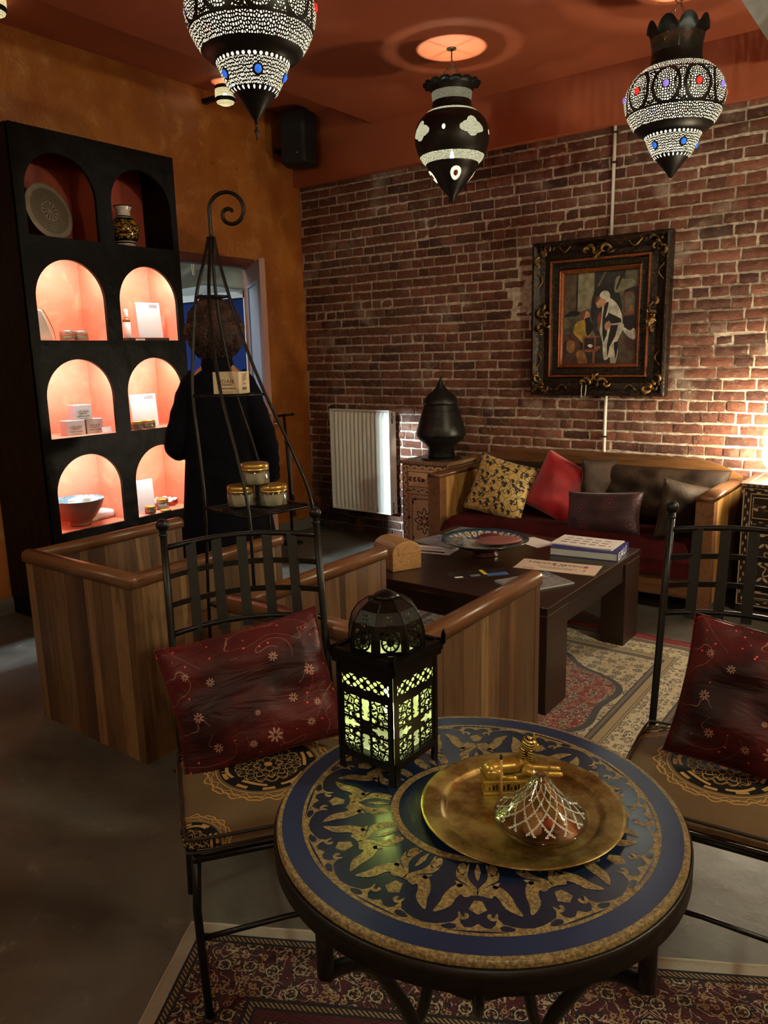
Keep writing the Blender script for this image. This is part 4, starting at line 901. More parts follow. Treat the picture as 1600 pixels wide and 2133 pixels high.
# ---------------------------------------------------------------- iron chairs
def m_seat():
    g = G('mandala_seat_fabric', .8, spec=.15); x, y, z = g.xyz(); base = g.mix(g.noise(scale=6, detail=4), '#4f4030', '#6a563a')
    line_all = None; c = base
    def mandala(cx, cy, R, c):
        dx, dy = x - cx, y - cy; r = (dx * dx + dy * dy).sqrt() / R; th = g.m('ARCTAN2', dy, dx)
        lob = (th * 9.0).sin().abs(); wob = (th * 27.0).sin() * .02
        r2 = r - lob * .10 - wob; lace = g.band(r2, 1.20, 1.235).mx(g.band(r2, 1.10, 1.125)).mx(g.band(r - (th * 9.0).cos().abs() * .07, 1.16, 1.185)).mx(g.band(r, 1.06, 1.08))
        c = g.mix(lace * .85, c, '#b08a4c')
        c = g.mix(r < 1.0, c, '#12100e')
        tick = ((th * (32 / pi)).sin() > .2) * g.band(r, .88, .965); c = g.mix(tick, c, '#9c7b4a')
        cres = g.band(r + (th * 3.0 + .5).cos() * .05, .77, .84) * ((th * 6.0).cos() > -.55); c = g.mix(cres, c, '#a3824f')
        net = (g.voro(g.vec(dx.abs() * (1 / R), dy.abs() * (1 / R), 0), 6.5, 'DISTANCE_TO_EDGE', dim='2D') < .045) * g.band(r, .10, .70); c = g.mix(net * .8, c, '#a3824f')
        for k_, (a, b, n_) in enumerate(((.18, .10, 4.), (.36, .14, 6.), (.55, .12, 8.))):
            rr_ = r - (th * n_).cos().abs() * b; c = g.mix(g.band(rr_, a, a + .025) * .9, c, '#a3824f')
        return g.mix(r < .085, c, '#a8763c')
    c = mandala(0, 0.035, .128, c)
    for sx in (-1, 1):
        for sy in (-1, 1): c = mandala(sx * .235, sy * .235, .085, c)
    g.set('Base Color', c); g.bump(g.noise(scale=5, detail=4), .35, .02); return g.mat
M_seat = m_seat(); M_pipe = simple('dark_piping', '#1b130c', .6)
CWD, CDP, LEAN = .44, .43, .145
def chair(label, loc, rz):
    g = thing('iron_chair', label, 'chair', loc, rz, 'wrought iron chairs at the round table'); hw, hd = CWD / 2, CDP / 2
    def back(s, z, bow=0.0):
        t = (z - .44) / .65; return (s * hw, hd + LEAN * t + bow, z)
    for s in (-1, 1):
        c = MB().tube([(s * hw * 1.02, hd + .02, 0), (s * hw, hd, .20), (s * hw, hd, .42), back(s, .6), back(s, .85), back(s, 1.075)], .0105, 10); p = c.build('back_post', M_iron, g)
        c = MB(); c.ball(back(s, 1.09), .019, seg=14); c.ball(back(s, 1.062), .0135, seg=10, sc=(1, 1, .5)); c.build('finial', M_iron, p)
        c = MB().tube([(s * hw * .93, -hd * 1.12, 0), (s * hw * .95, -hd * 1.0, .12), (s * hw * .97, -hd * .97, .28), (s * hw * .93, -hd * .93, .42)], .0105, 10); c.lathe([(.016, 0), (.016, .008), (.01, .012)], 12, c=(s * hw * .93, -hd * 1.12, 0)); c.build('leg', M_iron, g)
        c = MB().tube([(s * hw * .98, hd, .20), (s * hw * .96, 0, .21), (s * hw * .955, -hd * .98, .20)], .007, 8); c.build('stretcher', M_iron, g)
        # small scroll under the seat
        P = [(s * (hw + .0 + .022 * cos(t) * (1 - t / 9)), hd + .005 + .022 * sin(t) * (1 - t / 9) + .02, .395 - .012 * t) for t in [i * .5 for i in range(12)]]; c = MB().tube(P, .005, 6); c.build('scroll', M_iron, g)
    c = MB().tube([(-hw * .95, -hd * .97, .20), (0, -hd * .95, .205), (hw * .95, -hd * .97, .20)], .007, 8); c.build('stretcher', M_iron, g)
    c = MB().tube([(-hw, hd, .415), (hw, hd, .415), (hw * .95, -hd, .415), (-hw * .95, -hd, .415)], .009, 8, closed=True); c.build('seat_frame', M_iron, g)
    BOW = .045
    def bowy(x, z): return hd + LEAN * (z - .44) / .65 + BOW * (1 - (x / hw) ** 2)
    for i, z in enumerate((1.025, .945, .865, .785)):
        c = MB(); c.tube([(x, bowy(x, z), z + .012 * (1 - (x / hw) ** 2)) for x in [-hw + CWD * k / 12 for k in range(13)]], .0085 if i in (0, 3) else .0095, 8 if i in (0, 3) else 4, flat=None if i in (0, 3) else (1.15, .5)); c.build('cross_bar', M_iron, g)
    for k in range(5):
        x = -hw + CWD * (k + 1) / 6; c = MB(); P = [(x, bowy(x, z) - .006, z) for z in (.775, .865, .945, 1.033)]
        vs = []
        for (px, py, pz) in P: vs += [(px - .0145, py - .0025, pz), (px + .0145, py - .0025, pz), (px + .0145, py + .0025, pz), (px - .0145, py + .0025, pz)]
        fs = [(4 * i + a, 4 * i + b, 4 * i + 4 + b, 4 * i + 4 + a) for i in range(3) for a, b in ((0, 1), (1, 2), (2, 3), (3, 0))] + [(3, 2, 1, 0), (12, 13, 14, 15)]; c.add(vs, fs); c.build('back_slat', M_iron, g)
    return g
def seat_cushion(label, loc, rz):
    g = thing('seat_cushion', label, 'seat cushion', loc, rz, 'mandala print seat cushions'); W_ = .475
    def shp(side):
        def q(u, v):
            a, b = 2 * u - 1, 2 * v - 1; k = (1 - abs(a) ** 7) * (1 - abs(b) ** 7); rx = 1 - .03 * abs(b) ** 6; ry = 1 - .03 * abs(a) ** 6
            z = side * (.020 * k ** .35 + .008 * (1 - a * a) * (1 - b * b)); return (a * W_ / 2 * rx, b * W_ / 2 * ry, .031 + z + noise.noise(Vector((a * 3, b * 3, side))) * .003)
        return q
    c = MB(); c.grid(shp(1), 30, 30); b0 = len(c.f); c.grid(shp(-1), 30, 30)
    for i in range(b0, len(c.f)): c.f[i] = c.f[i][::-1]
    c.build('cushion_cover', M_seat, g, weld=True)
    for zz in (.014, .048):
        P = []
        for (a0, b0_, a1, b1) in ((-1, -1, 1, -1), (1, -1, 1, 1), (1, 1, -1, 1), (-1, 1, -1, -1)):
            for k in range(14): t = k / 14; a = a0 + (a1 - a0) * t; b = b0_ + (b1 - b0_) * t; P.append((a * (W_ / 2 - .006) * (1 - .03 * abs(b) ** 6), b * (W_ / 2 - .006) * (1 - .03 * abs(a) ** 6), zz + .002))
        MB().tube(P, .004, 6, closed=True).build('piping', M_pipe, g)
    return g
LRZ, RRZ = atan2(.8, .6), .1
LC, RC = (-1.355, 1.29), (-.385, 1.94)
chair('black wrought iron lattice back chair, the left one, in front of the walnut armchair', (LC[0], LC[1], 0), LRZ)
chair('black wrought iron lattice back chair at the right edge, partly out of frame', (RC[0], RC[1], 0), RRZ)
seat_cushion('brown seat cushion with black mandala print on the left iron chair', (LC[0], LC[1], .425), LRZ)
seat_cushion('brown seat cushion with black mandala print on the right iron chair', (RC[0], RC[1] - .01, .425), RRZ)
def on_chair(Cc, rz, lx, ly, z): a, b = rot2(lx, ly, rz); return (Cc[0] + a, Cc[1] + b, z)
def chair_pillow(label, Cc, rz, lx, ly, z, w, h, tilt, roll, yaw, seed):
    M_ = Matrix.Rotation(rz + yaw, 4, 'Z') @ Matrix.Rotation(pi / 2 - tilt, 4, 'X') @ Matrix.Rotation(roll, 4, 'Z')
    return pillow('throw_pillow', label, on_chair(Cc, rz, lx, ly, z), tuple(M_.to_euler()), w, h, .13, M_satin, seed, 'burgundy embroidered satin pillows', wr=.026)
chair_pillow('large burgundy embroidered satin pillow leaning on the left iron chair', LC, LRZ, -.02, .12, .655, .45, .36, .36, .19, -.10, 12)
chair_pillow('large burgundy embroidered satin pillow on the right iron chair, cut by the edge', RC, RRZ, .09, .095, .645, .45, .38, .44, -.10, 0, 31)

# ---------------------------------------------------------------- rugs
def m_rug(name, w, h, field, ground, navy, gold, cream, bind, borders, sc=1.0, medal=None, edgew=.035, medbg=None):
    g = G(name, .95, spec=.1); x, y, z = g.xyz(); ax_ = x.abs(); ay = y.abs(); ed = (w / 2 - ax_).mn(h / 2 - ay); n = g.noise(scale=220 * sc, detail=1)
    v = g.vec(ax_, ay, 0); f1 = g.voro(v, 30 * sc, 'F1', dim='2D', rnd=.75); col = g.voro(v, 30 * sc, 'F1', out='Color', dim='2D', rnd=.75); cr = g.sep(col)[0]; e1 = g.voro(v, 30 * sc, 'DISTANCE_TO_EDGE', dim='2D', rnd=.75)
    vd = g.noise(v, 12 * sc, 2, .5, 2.2); vine = (vd - .5).abs() < .02; f2 = g.voro(v, 11 * sc, 'F1', dim='2D', rnd=.35); cr2 = g.sep(g.voro(v, 11 * sc, 'F1', out='Color', dim='2D', rnd=.35))[0]
    fl = (f1 < .30)
    def flor(bg, c1, c2, c3):
        c = g.mix(vine * .8, bg, c2); c = g.mix(fl * (cr > .35), c, c1); c = g.mix(fl * (cr > .7), c, c3); c = g.mix((f1 < .11) * (cr > .2), c, bg)
        big = (f2 < .34); pet = (g.voro(v, 62 * sc, 'F1', dim='2D', rnd=.6) < .33); c = g.mix(big * (cr2 > .25), c, c3); c = g.mix(big * pet, c, c1); c = g.mix(g.band(f2, .20, .235) * (cr2 > .25), c, c2); c = g.mix((f2 < .07), c, bg); return c
    c = flor(field, gold, cream, navy)
    if medal:
        d = (((x - medal[0]) / medal[2]) * ((x - medal[0]) / medal[2]) + ((y - medal[1]) / medal[3]) * ((y - medal[1]) / medal[3])).sqrt(); th = g.m('ARCTAN2', y - medal[1], x - medal[0]); d = d + (th * 8.0).cos() * .06
        c = g.mix(d < 1.0, c, flor(medbg or cream, gold if medbg else field, cream if medbg else gold, navy)); c = g.mix(g.band(d, 1.0, 1.05), c, navy); c = g.mix(g.band(d, .55, .6), c, gold); c = g.mix(d < .55, c, flor(navy, cream, gold, field))
    pos = 0
    for (wd, kind) in borders[::-1]: pos += wd
    tot = edgew + pos; p = tot
    for (wd, kind) in borders[::-1]:       # innermost first, painted towards the edge
        p -= wd; m = g.band(ed, p, p + wd)
        if kind == 'main': cc = flor(ground, gold, cream, navy)
        elif kind == 'cream': cc = flor(cream, navy, gold, field)
        elif kind == 'guard':
            t = (x + y) * (60 * sc); cc = g.mix((t.fract() > .5) * g.band(ed, p + wd * .25, p + wd * .75), navy, gold)
        else: cc = col4(kind)
        if isinstance(cc, tuple): cc = g.mix(0.0, cc, cc)
        c = g.mix(m, c, cc); c = g.mix(g.band(ed, p + wd - .003, p + wd), c, navy)
    c = g.mix(ed < edgew, c, bind); c = g.mix(n * .35, c, '#0d0806'); g.set('Base Color', c); g.set('Sheen Weight', .2); g.bump(n, .6, .004); return g.mat
def rug(name, label, loc, rz, w, h, mat, bindmat, fringe=True):
    g = thing(name, label, 'rug', loc, rz)
    def q(u, v): x, y = (u - .5) * w, (v - .5) * h; return (x, y, .006 + .0015 * noise.noise(Vector((x * 4, y * 4, 3))))
    c = MB().grid(q, 60, 60); b = len(c.v)
    c.build('pile', mat, g)
    c = MB(); P = []
    for (a0, b0, a1, b1) in ((-1, -1, 1, -1), (1, -1, 1, 1), (1, 1, -1, 1), (-1, 1, -1, -1)):
        for k in range(30): t = k / 30; P.append(((a0 + (a1 - a0) * t) * w / 2, (b0 + (b1 - b0) * t) * h / 2, .004 + .001 * sin(k * 2)))
    c.tube(P, .0045, 6, closed=True); c.build('bound_edge', bindmat, g); return g
M_rug1 = m_rug('cream_and_red_oriental_rug', 2.0, 1.72, '#b3a485', '#b5a688', '#34343c', '#8f7a58', '#c9bd9e', '#7e1426', [(.010, '#c2b594'), (.035, 'guard'), (.14, 'cream'), (.012, '#9c8a66'), (.035, '#9c8a66'), (.03, 'guard')], 1.35, medal=(0., -.12, .64, .5), edgew=.07, medbg='#7a1420')
M_redb = simple('red_binding', '#7e1426', .9)
# the red field is framed by a wide cream floral zone
rug('oriental_rug', 'cream and red oriental rug with plain red edge under the coffee table', (-1.75, 3.19, 0), 0.0, 2.0, 1.72, M_rug1, M_redb)
M_rug2 = m_rug('dark_red_navy_oriental_rug', 2.4, 1.7, '#3c0b12', '#3c0b14', '#0b0d15', '#8a6f4c', '#b3a58a', '#9a9080', [(.03, 'guard'), (.17, 'main'), (.03, 'guard'), (.03, '#43101a')], 1.3, medal=(-.42, .30, .34, .24), edgew=.035)
r2x, r2y = rot2(1.2, -.85, radians(29)); rug('oriental_rug', 'dark red and navy oriental rug with pale bound edge under the round table', (-1.574 + r2x, 1.167 + r2y, 0), radians(29), 2.4, 1.7, M_rug2, simple('pale_binding', '#9a9080', .9))
# ---------------------------------------------------------------- tall iron rack
RK = (-2.11, 2.04)
g = thing('iron_rack', 'tall tapering wrought iron shelf rack with a curled tip, between the armchairs', 'rack', (RK[0], RK[1], 0))
axis = {0: (0, 0, .24), .30: (0, 0, .235), .60: (-.005, 0, .225), .985: (-.012, .0, .208), 1.20: (-.068, .002, .178), 1.41: (-.138, .0, .140), 1.60: (-.19, .012, .100), 1.78: (-.228, .03, .064), 1.92: (-.250, .055, .028), 2.005: (-.258, .068, .010)}
RD = [Vector((.80, .59)), Vector((-.59, .80))]
dirs = [-RD[0], -RD[1], RD[0], RD[1]]
def axp_(z):
    ks = sorted(axis)
    for a, b in zip(ks, ks[1:]):
        if a <= z <= b: t = (z - a) / (b - a); return [axis[a][i] * (1 - t) + axis[b][i] * t for i in range(3)]
    return list(axis[ks[-1]])
def corner(k, z): a = axp_(z); return (a[0] + dirs[k].x * a[2], a[1] + dirs[k].y * a[2], z)
for k in range(4):
    P = catmull([corner(k, z) for z in sorted(axis)], 5); c = MB().tube(P, .0068, 8); c.build('leg', M_ironrod, g)
top = Vector((-.258, .068, 2.0)); c = MB(); P = [top, top + Vector((0, 0, .05))]
for k in range(30):
    t = k / 29; a = pi - t * 2 * pi * 1.32; r = .064 * (1 - t) ** .8 + .010; cx, cz = .074 + t * .010, .105 - t * .02
    P.append(top + Vector(((cx + r * cos(a)) * .80, (cx + r * cos(a)) * .59, cz + r * sin(a))))
c.tube(catmull(P, 3), .0078, 8); c.build('curled_tip', M_ironrod, g)
for z, nb in ((.60, 9), (.985, 9), (1.41, 6), (1.78, 3)):
    q = [Vector(corner(k, z)) for k in range(4)]; c = MB(); c.tube(q, .005, 8, closed=True)
    for i in range(1, nb + 1):
        t = i / (nb + 1); c.tube([q[0].lerp(q[1], t), q[3].lerp(q[2], t)], .0032, 6)
    c.build('wire_shelf', M_ironrod, g)
# jars with gold lids and a carton on the rack
def thin_glass(name, tint='#f4f6f2', refl=.14):
    g = G(name); t = g.n('ShaderNodeBsdfTransparent'); t.inputs[0].default_value = C(tint); gl = g.n('ShaderNodeBsdfGlossy'); gl.inputs['Roughness'].default_value = .04; f = g.n('ShaderNodeFresnel'); f.inputs[0].default_value = 1.45; mx = g.n('ShaderNodeMixShader')
    g.put(mx.inputs[0], E(g, f.outputs[0]) * .6 + refl * .2); g.nt.links.new(t.outputs[0], mx.inputs[1]); g.nt.links.new(gl.outputs[0], mx.inputs[2]); g.nt.links.new(mx.outputs[0], g.out.inputs[0]); return g.mat
M_jarglass = thin_glass('clear_jar_glass'); M_goldlid = simple('gold_lid', '#d6b25e', .32, .85); M_content = simple('grey_beige_cream', '#b8b09e', .6)
def jar(label, loc, r=.042, h=.075, content=M_content, lidm=None, group='glass jars with gold lids on the iron rack'):
    g = thing('glass_jar', label, 'jar', loc, group=group)
    c = MB().lathe([(r * .9, 0), (r * .98, .004), (r, .012), (r, h * .66), (r * .94, h * .72), (r * .9, h * .74), (r * .86, h * .74), (r * .92, h * .68), (r * .955, h * .64), (r * .955, .01), (r * .9, .005)], 32, cap=False); c.build('jar_glass', M_jarglass, g)
    c = MB().lathe([(r * .90, .0055), (r * .945, .012), (r * .945, h * .56), (r * .3, h * .565)], 28); c.build('cream_filling', content, g)
    c = MB().lathe([(r * .95, h * .70), (r * .99, h * .71), (r * .99, h * .76), (r * .965, h * .775), (r * .99, h * .80), (r * .985, h * .93), (r * .95, h)], 36); c.build('lid', lidm or M_goldlid, g); return g
Rr = Vector((.80, .59, 0)); Ff = Vector((-.59, .80, 0)); base = Vector((RK[0] - .012, RK[1], .985 + .0055))
j0 = base + Rr * -.062 + Ff * -.01; j1 = base + Rr * .062 + Ff * -.01; j2 = base + Rr * -.004 + Ff * -.01
jar('squat jar with gold lid on the rack shelf, lower left of three', tuple(j0), .053, .083); jar('squat jar with gold lid on the rack shelf, lower right of three', tuple(j1), .053, .083)
jar('squat jar with gold lid on the rack, standing on top of the other two', tuple(j2 + Vector((0, 0, .0835))), .053, .083)
M_card = simple('cream_carton', '#d9c4a2', .65, vary=.05); M_print = simple('brown_print', '#5d4c3c', .7); M_grey = simple('pale_grey_carton', '#b9b3b0', .6)
def carton(label, loc, rz, w=.10, d=.085, h=.075, mat=None, group=None, front='-y'):
    g = thing('cosmetics_carton', label, 'box', loc, rz, group); mat = mat or M_card; c = MB().box((-w / 2, -d / 2, 0), (w / 2, d / 2, h)); c.build('carton', mat, g, bevel=.0008, bseg=1)
    R = (pi / 2, 0, 0); text('printed_name', 'UDAH', h * .26, M_print, g, (0, -d / 2 - .0004, h * .56), R, spacing=1.15); text('printed_line', 'Cosmétique Naturel', h * .085, M_print, g, (0, -d / 2 - .0004, h * .42), R, sx=.8)
    text('printed_line', "L'ESSENTIEL DU HAMMAM", h * .10, M_print, g, (0, -d / 2 - .0004, h * .25), R, sx=.78); MB().box((-w * .26, -d / 2 - .0005, h * .085), (w * .26, -d / 2 - .0001, h * .105)).build('printed_bar', M_print, g)
    c = MB()
    for k in range(6): c.box((w / 2 + .0003, -.022 + .004 * (k % 2), h * (.9 - k * .055)), (w / 2 + .0006, .022 - .004 * (k % 2), h * (.9 - k * .055) - .0014))
    for k in range(16):
        if k not in (3, 8, 12): c.box((w / 2 + .0003, -.017 + k * .0022, h * .16), (w / 2 + .0006, -.017 + k * .0022 + .0007 + .0007 * (k % 3), h * .30))
    c.box((w / 2 + .0003, .001, h * .40), (w / 2 + .0006, .008, h * .48)); c.box((w / 2 + .0003, -.010, h * .42), (w / 2 + .0006, -.005, h * .46)); c.build('back_print', M_print, g); return g
bx = Vector((RK[0] - .138, RK[1], 1.41 + .0055)) + Rr * .012; carton('small cream UDAH carton on the middle shelf of the iron rack', tuple(bx), .35, .108, .088, .082)
c = MB().tube([(0, 0, .004), (.04, .03, .012), (.09, .055, .018)], [.003, .003, .009], 8, flat=(1, .4)); tag(c.build('silver_spoon', M_chrome, None, loc=(RK[0] + .05, RK[1] - .02, .606)), 'small silver spoon lying on the lowest shelf of the iron rack', 'spoon')

# ---------------------------------------------------------------- person
def skin_mesh(name, pts, edges, rad, mat, parent, sub=2, root=0):
    me = bpy.data.meshes.new(name); me.from_pydata(pts, edges, []); me.materials.append(mat); o = bpy.data.objects.new(name, me); COL.objects.link(o); o.parent = parent
    md = o.modifiers.new('skin', 'SKIN'); md.use_smooth_shade = True
    if not me.skin_vertices: me.attributes  # the modifier below adds the layer
    for i, r in enumerate(rad):
        r2 = r if isinstance(r, tuple) else (r, r); me.skin_vertices[0].data[i].radius = r2; me.skin_vertices[0].data[i].use_root = (i == root)
    s = o.modifiers.new('sub', 'SUBSURF'); s.levels = sub; s.render_levels = sub; return o
PR = (-3.23, 2.86)
FACE = atan2(-.52, -.85)      # looks towards the lit niches, away from the camera
g = thing('person', 'person with curly reddish hair in a long dark coat, seen from behind at the niches', 'person', (PR[0], PR[1], 0), radians(128) - pi / 2)
# local: +y = the way the person faces, +x = their right
M_skin = simple('skin', '#b98266', .5); M_coat = m_cloth('dark_navy_wool', '#08080e', '#0f0e16', .95, .0, 8, .3, 300, .1); M_trs = simple('dark_trousers', '#0e0d12', .9); M_shoe = simple('black_shoe', '#0c0a0a', .5)
pts = []; ed = []; rad = []
def V_(p, r, par=None):
    pts.append(p); rad.append(r); i = len(pts) - 1
    if par is not None: ed.append((par, i))
    return i
pel = V_((0, 0, .98), (.14, .10)); ch = V_((0, -.01, 1.22), (.14, .10), pel); sh = V_((0, -.01, 1.42), (.13, .09), ch); nk = V_((0, .0, 1.54), .052, sh); nk2 = V_((0, .02, 1.60), .05, nk); hd = V_((0, .035, 1.68), (.072, .085), nk2); hd2 = V_((0, .03, 1.76), (.07, .085), hd); V_((0, .025, 1.81), (.045, .055), hd2)
wr = []
for s in (-1, 1):
    a = V_((s * .15, -.01, 1.40), .05, sh); b = V_((s * .21, -.03, 1.13), .044, a); e = V_((-.20, .16, 1.05) if s < 0 else (.245, .03, .92), .033, b) ; w_ = V_((-.13, .27, 1.10) if s < 0 else (.245, .06, .86), .026, e); h_ = V_((-.115, .32, 1.12) if s < 0 else (.245, .075, .82), (.036, .018), w_); wr.append((s, h_))
    hip = V_((s * .09, 0, .90), .085, pel); kn = V_((s * .11, .02, .50), .058, hip); an = V_((s * .12, -.01, .11), .04, kn); V_((s * .125, .03, .05), .042, an); V_((s * .13, .15, .035), .03, len(pts) - 1)
for s, h_ in wr:
    base_ = Vector(pts[h_]); fwd = Vector((0, 1, 0)) if s < 0 else Vector((0, .25, -.97)); sid = Vector((1, 0, 0)) if s < 0 else Vector((0, .97, .25)); nr = Vector((0, 0, 1)) if s < 0 else Vector((-1, 0, 0))
    for f, (ox, L) in enumerate(((-.026, .068), (-.009, .078), (.009, .073), (.025, .058))):
        p0 = V_(tuple(base_ + sid * ox + fwd * .035), .009, h_); p1 = V_(tuple(base_ + sid * ox * 1.1 + fwd * (.035 + L * .5) - nr * .004), .008, p0); V_(tuple(base_ + sid * ox * 1.1 + fwd * (.035 + L * .85) - nr * .022), .007, p1)
    t0 = V_(tuple(base_ + sid * .034 + fwd * .005 + nr * .012), .010, h_); V_(tuple(base_ + sid * .045 + fwd * .04 + nr * .016), .008, t0)
skin_mesh('body', pts, ed, rad, M_skin, g)
# face
c = MB(); c.ball((0, .03, 1.705), .088, seg=20, sc=(.84, 1.0, 1.28)); c.ball((0, .121, 1.69), .012, seg=8, sc=(.9, 1.2, 1.4)); c.ball((0, .105, 1.655), .014, seg=8, sc=(1.5, .6, .5))
for s in (-1, 1): c.ball((s * .074, .03, 1.695), .018, seg=8, sc=(.4, .8, 1.3))
c.build('face', M_skin, g)
c = MB()
for s in (-1, 1): c.ball((s * .03, .108, 1.715), .010, seg=8)
c.build('eyes', simple('dark_eyes', '#1a120e', .2), g)
hm = G('curly_auburn_hair', .7); q_ = hm.noise(scale=70, detail=4); hm.set('Base Color', hm.mix(hm.step(q_, .4, .65), '#1a0d08', '#4e2814')); hm.bump(hm.noise(scale=90, detail=3), 1, .01)
c = MB(); rr = random.Random(4)
def hairf(u, v):
    a = 2 * pi * u; el = pi * v; d = Vector((sin(el) * cos(a), sin(el) * sin(a), cos(el))); front = max(0, d.y) * (1 if d.z < .25 else .3)
    r = .138 + .02 * noise.noise(d * 3) + .008 * noise.noise(d * 9) + (.012 if -.6 < d.z < .1 else 0); r *= (1 - .36 * front); return (d.x * r * 1.04, .0 + d.y * r * .92 - .01, 1.715 + d.z * r * 1.05 - (.02 if d.z < 0 else 0))
c.grid(hairf, 72, 40)
for k in range(1500):
    a = rr.random() * 2 * pi; el = rr.uniform(.05, 2.7); d = Vector((sin(el) * cos(a), sin(el) * sin(a), cos(el)))
    if d.y > .45 and d.z < .35: continue
    p = Vector((d.x * .146, d.y * .13 - .01, 1.71 + d.z * .152)); t_ = d.orthogonal().normalized(); b_ = d.cross(t_); R0 = rr.uniform(.004, .010); n_ = 9; ph = rr.random() * 6
    c.tube([p + d * (.004 * i / n_) + Vector((0, 0, -.0045 * i)) + t_ * (R0 * cos(ph + i * 1.1)) + b_ * (R0 * sin(ph + i * 1.1)) for i in range(n_)], .0016, 3)
c.build('hair', hm.mat, g)
def coatf(u, v):
    a = 2 * pi * u; z = 1.50 - v * 1.06
    prof = [(0, .075, .065), (.05, .15, .10), (.10, .205, .125), (.25, .215, .135), (.45, .205, .14), (.7, .235, .17), (1, .275, .21)]
    for (v0, x0, y0), (v1, x1, y1) in zip(prof, prof[1:]):
        if v0 <= v <= v1: t = (v - v0) / (v1 - v0); rx, ry = x0 + (x1 - x0) * t, y0 + (y1 - y0) * t; break
    fold = 1 + .05 * sin(a * 7 + 1) * v ** 2 + .03 * noise.noise(Vector((cos(a) * 3, sin(a) * 3, z * 3))); return (rx * fold * cos(a), ry * fold * sin(a) - .005, z + .012 * sin(a * 3) * v)
c = MB().grid(coatf, 72, 40); o = c.build('coat', M_coat, g); s_ = o.modifiers.new('solid', 'SOLIDIFY'); s_.thickness = .008; s_.offset = 1
for s in (-1, 1):
    c = MB(); P = catmull([(s * .10, -.01, 1.44), (s * .15, -.015, 1.385), (s * .20, -.03, 1.25), (s * .245, -.035, 1.10)] + ([(-.25, .08, 1.05), (-.17, .20, 1.075), (-.145, .25, 1.09)] if s < 0 else [(.25, -.01, .98), (.245, .04, .90), (.245, .05, .875)]), 6); n_ = len(P); c.tube(P, [.068 - .014 * i / n_ + .003 * sin(i * 1.7) for i in range(n_)], 16); c.build('coat_sleeve', M_coat, g)
c = MB().lathe([(.085, 1.44), (.09, 1.47), (.085, 1.53), (.075, 1.56), (.068, 1.555), (.075, 1.47)], 24, cap=False, c=(0, 0, 0)); c.build('coat_collar', M_coat, g)
for s in (-1, 1):
    c = MB(); c.tube([(s * .10, 0, .80), (s * .115, .01, .50), (s * .12, -.005, .10)], [.09, .078, .07], 16); c.build('trouser_leg', M_trs, g)
    c = MB(); c.ball((s * .128, .055, .045), .055, seg=14, sc=(.85, 2.1, .8)); c.build('shoe', M_shoe, g)

# ---------------------------------------------------------------- round mosaic table
TC = (-.618, 1.087); TR = .358; TZ = .75
g = thing('round_table', 'round table with blue and gold arabesque inlaid top in the foreground', 'table', (TC[0], TC[1], 0))
tb = G('midnight_blue_inlay', .27); q_ = tb.noise(scale=9, detail=5); tb.set('Base Color', tb.mix(q_, '#0c1524', '#14233c')); tb.bump(tb.noise(scale=300, detail=1), .05, .001); M_tblue = tb.mat
tb = G('blue_rim_inlay', .3); q_ = tb.noise(scale=14, detail=5); tb.set('Base Color', tb.mix(q_, '#122040', '#1b2f52')); M_trim = tb.mat
tb = G('speckled_gold_inlay', .42); q_ = tb.noise(scale=190, detail=3, rough=.7); q2 = tb.noise(scale=12, detail=3); tb.set('Base Color', tb.mix(tb.step(q_, .4, .62), '#57492f', '#8f7c50')); tb.bump(q_, .15, .001); M_tgold = tb.mat
c = MB(); N_ = 12; R0, R1 = .148, .312
def ring(mb, ra, rb, z, mat, n=180):
    vs = []
    for i in range(n): a = 2 * pi * i / n; vs += [(ra * cos(a), ra * sin(a), z), (rb * cos(a), rb * sin(a), z)]
    mb.add(vs, [(2 * i, 2 * i + 1, (2 * i + 3) % (2 * n), (2 * i + 2) % (2 * n)) for i in range(n)], mat)
c.lathe([(TR - .004, TZ - .022), (TR - .001, TZ - .018), (TR - .001, TZ - .003), (TR - .004, TZ)], 180, 2, cap=False)
c.lathe([(.0001, TZ), (TR - .004, TZ)], 180, 0, smooth=False, cap=False); c.lathe([(TR - .004, TZ - .022), (.0001, TZ - .022)], 60, 0, smooth=False, cap=False)
h1, h2, h3 = TZ + .0003, TZ + .0006, TZ + .0009
ring(c, .347, TR - .004, h1, 2); ring(c, R1, .347, h1, 1); ring(c, .306, R1, h2, 2); ring(c, R0 - .008, R0 + .006, h2, 2)
def sp(k, s, t, inner=R0, outer=.308): a = 2 * pi * (k + s) / N_; r = inner + (outer - inner) * t; return (r * cos(a), r * sin(a))
def poly(k, P, z, mat, m=1, sm=4):
    q = [(s * m, t) for s, t in P]
    if m < 0: q = q[::-1]
    if sm: q = [(v.x, v.y) for v in catmull([(a, b, 0) for a, b in q], sm, True)]
    W2 = [sp(k, s, t) for s, t in q]; a = sum(W2[i][0] * W2[(i + 1) % len(W2)][1] - W2[(i + 1) % len(W2)][0] * W2[i][1] for i in range(len(W2)))
    if a < 0: W2 = W2[::-1]
    c.add([(x, y, z) for x, y in W2], [tuple(range(len(W2)))], mat)
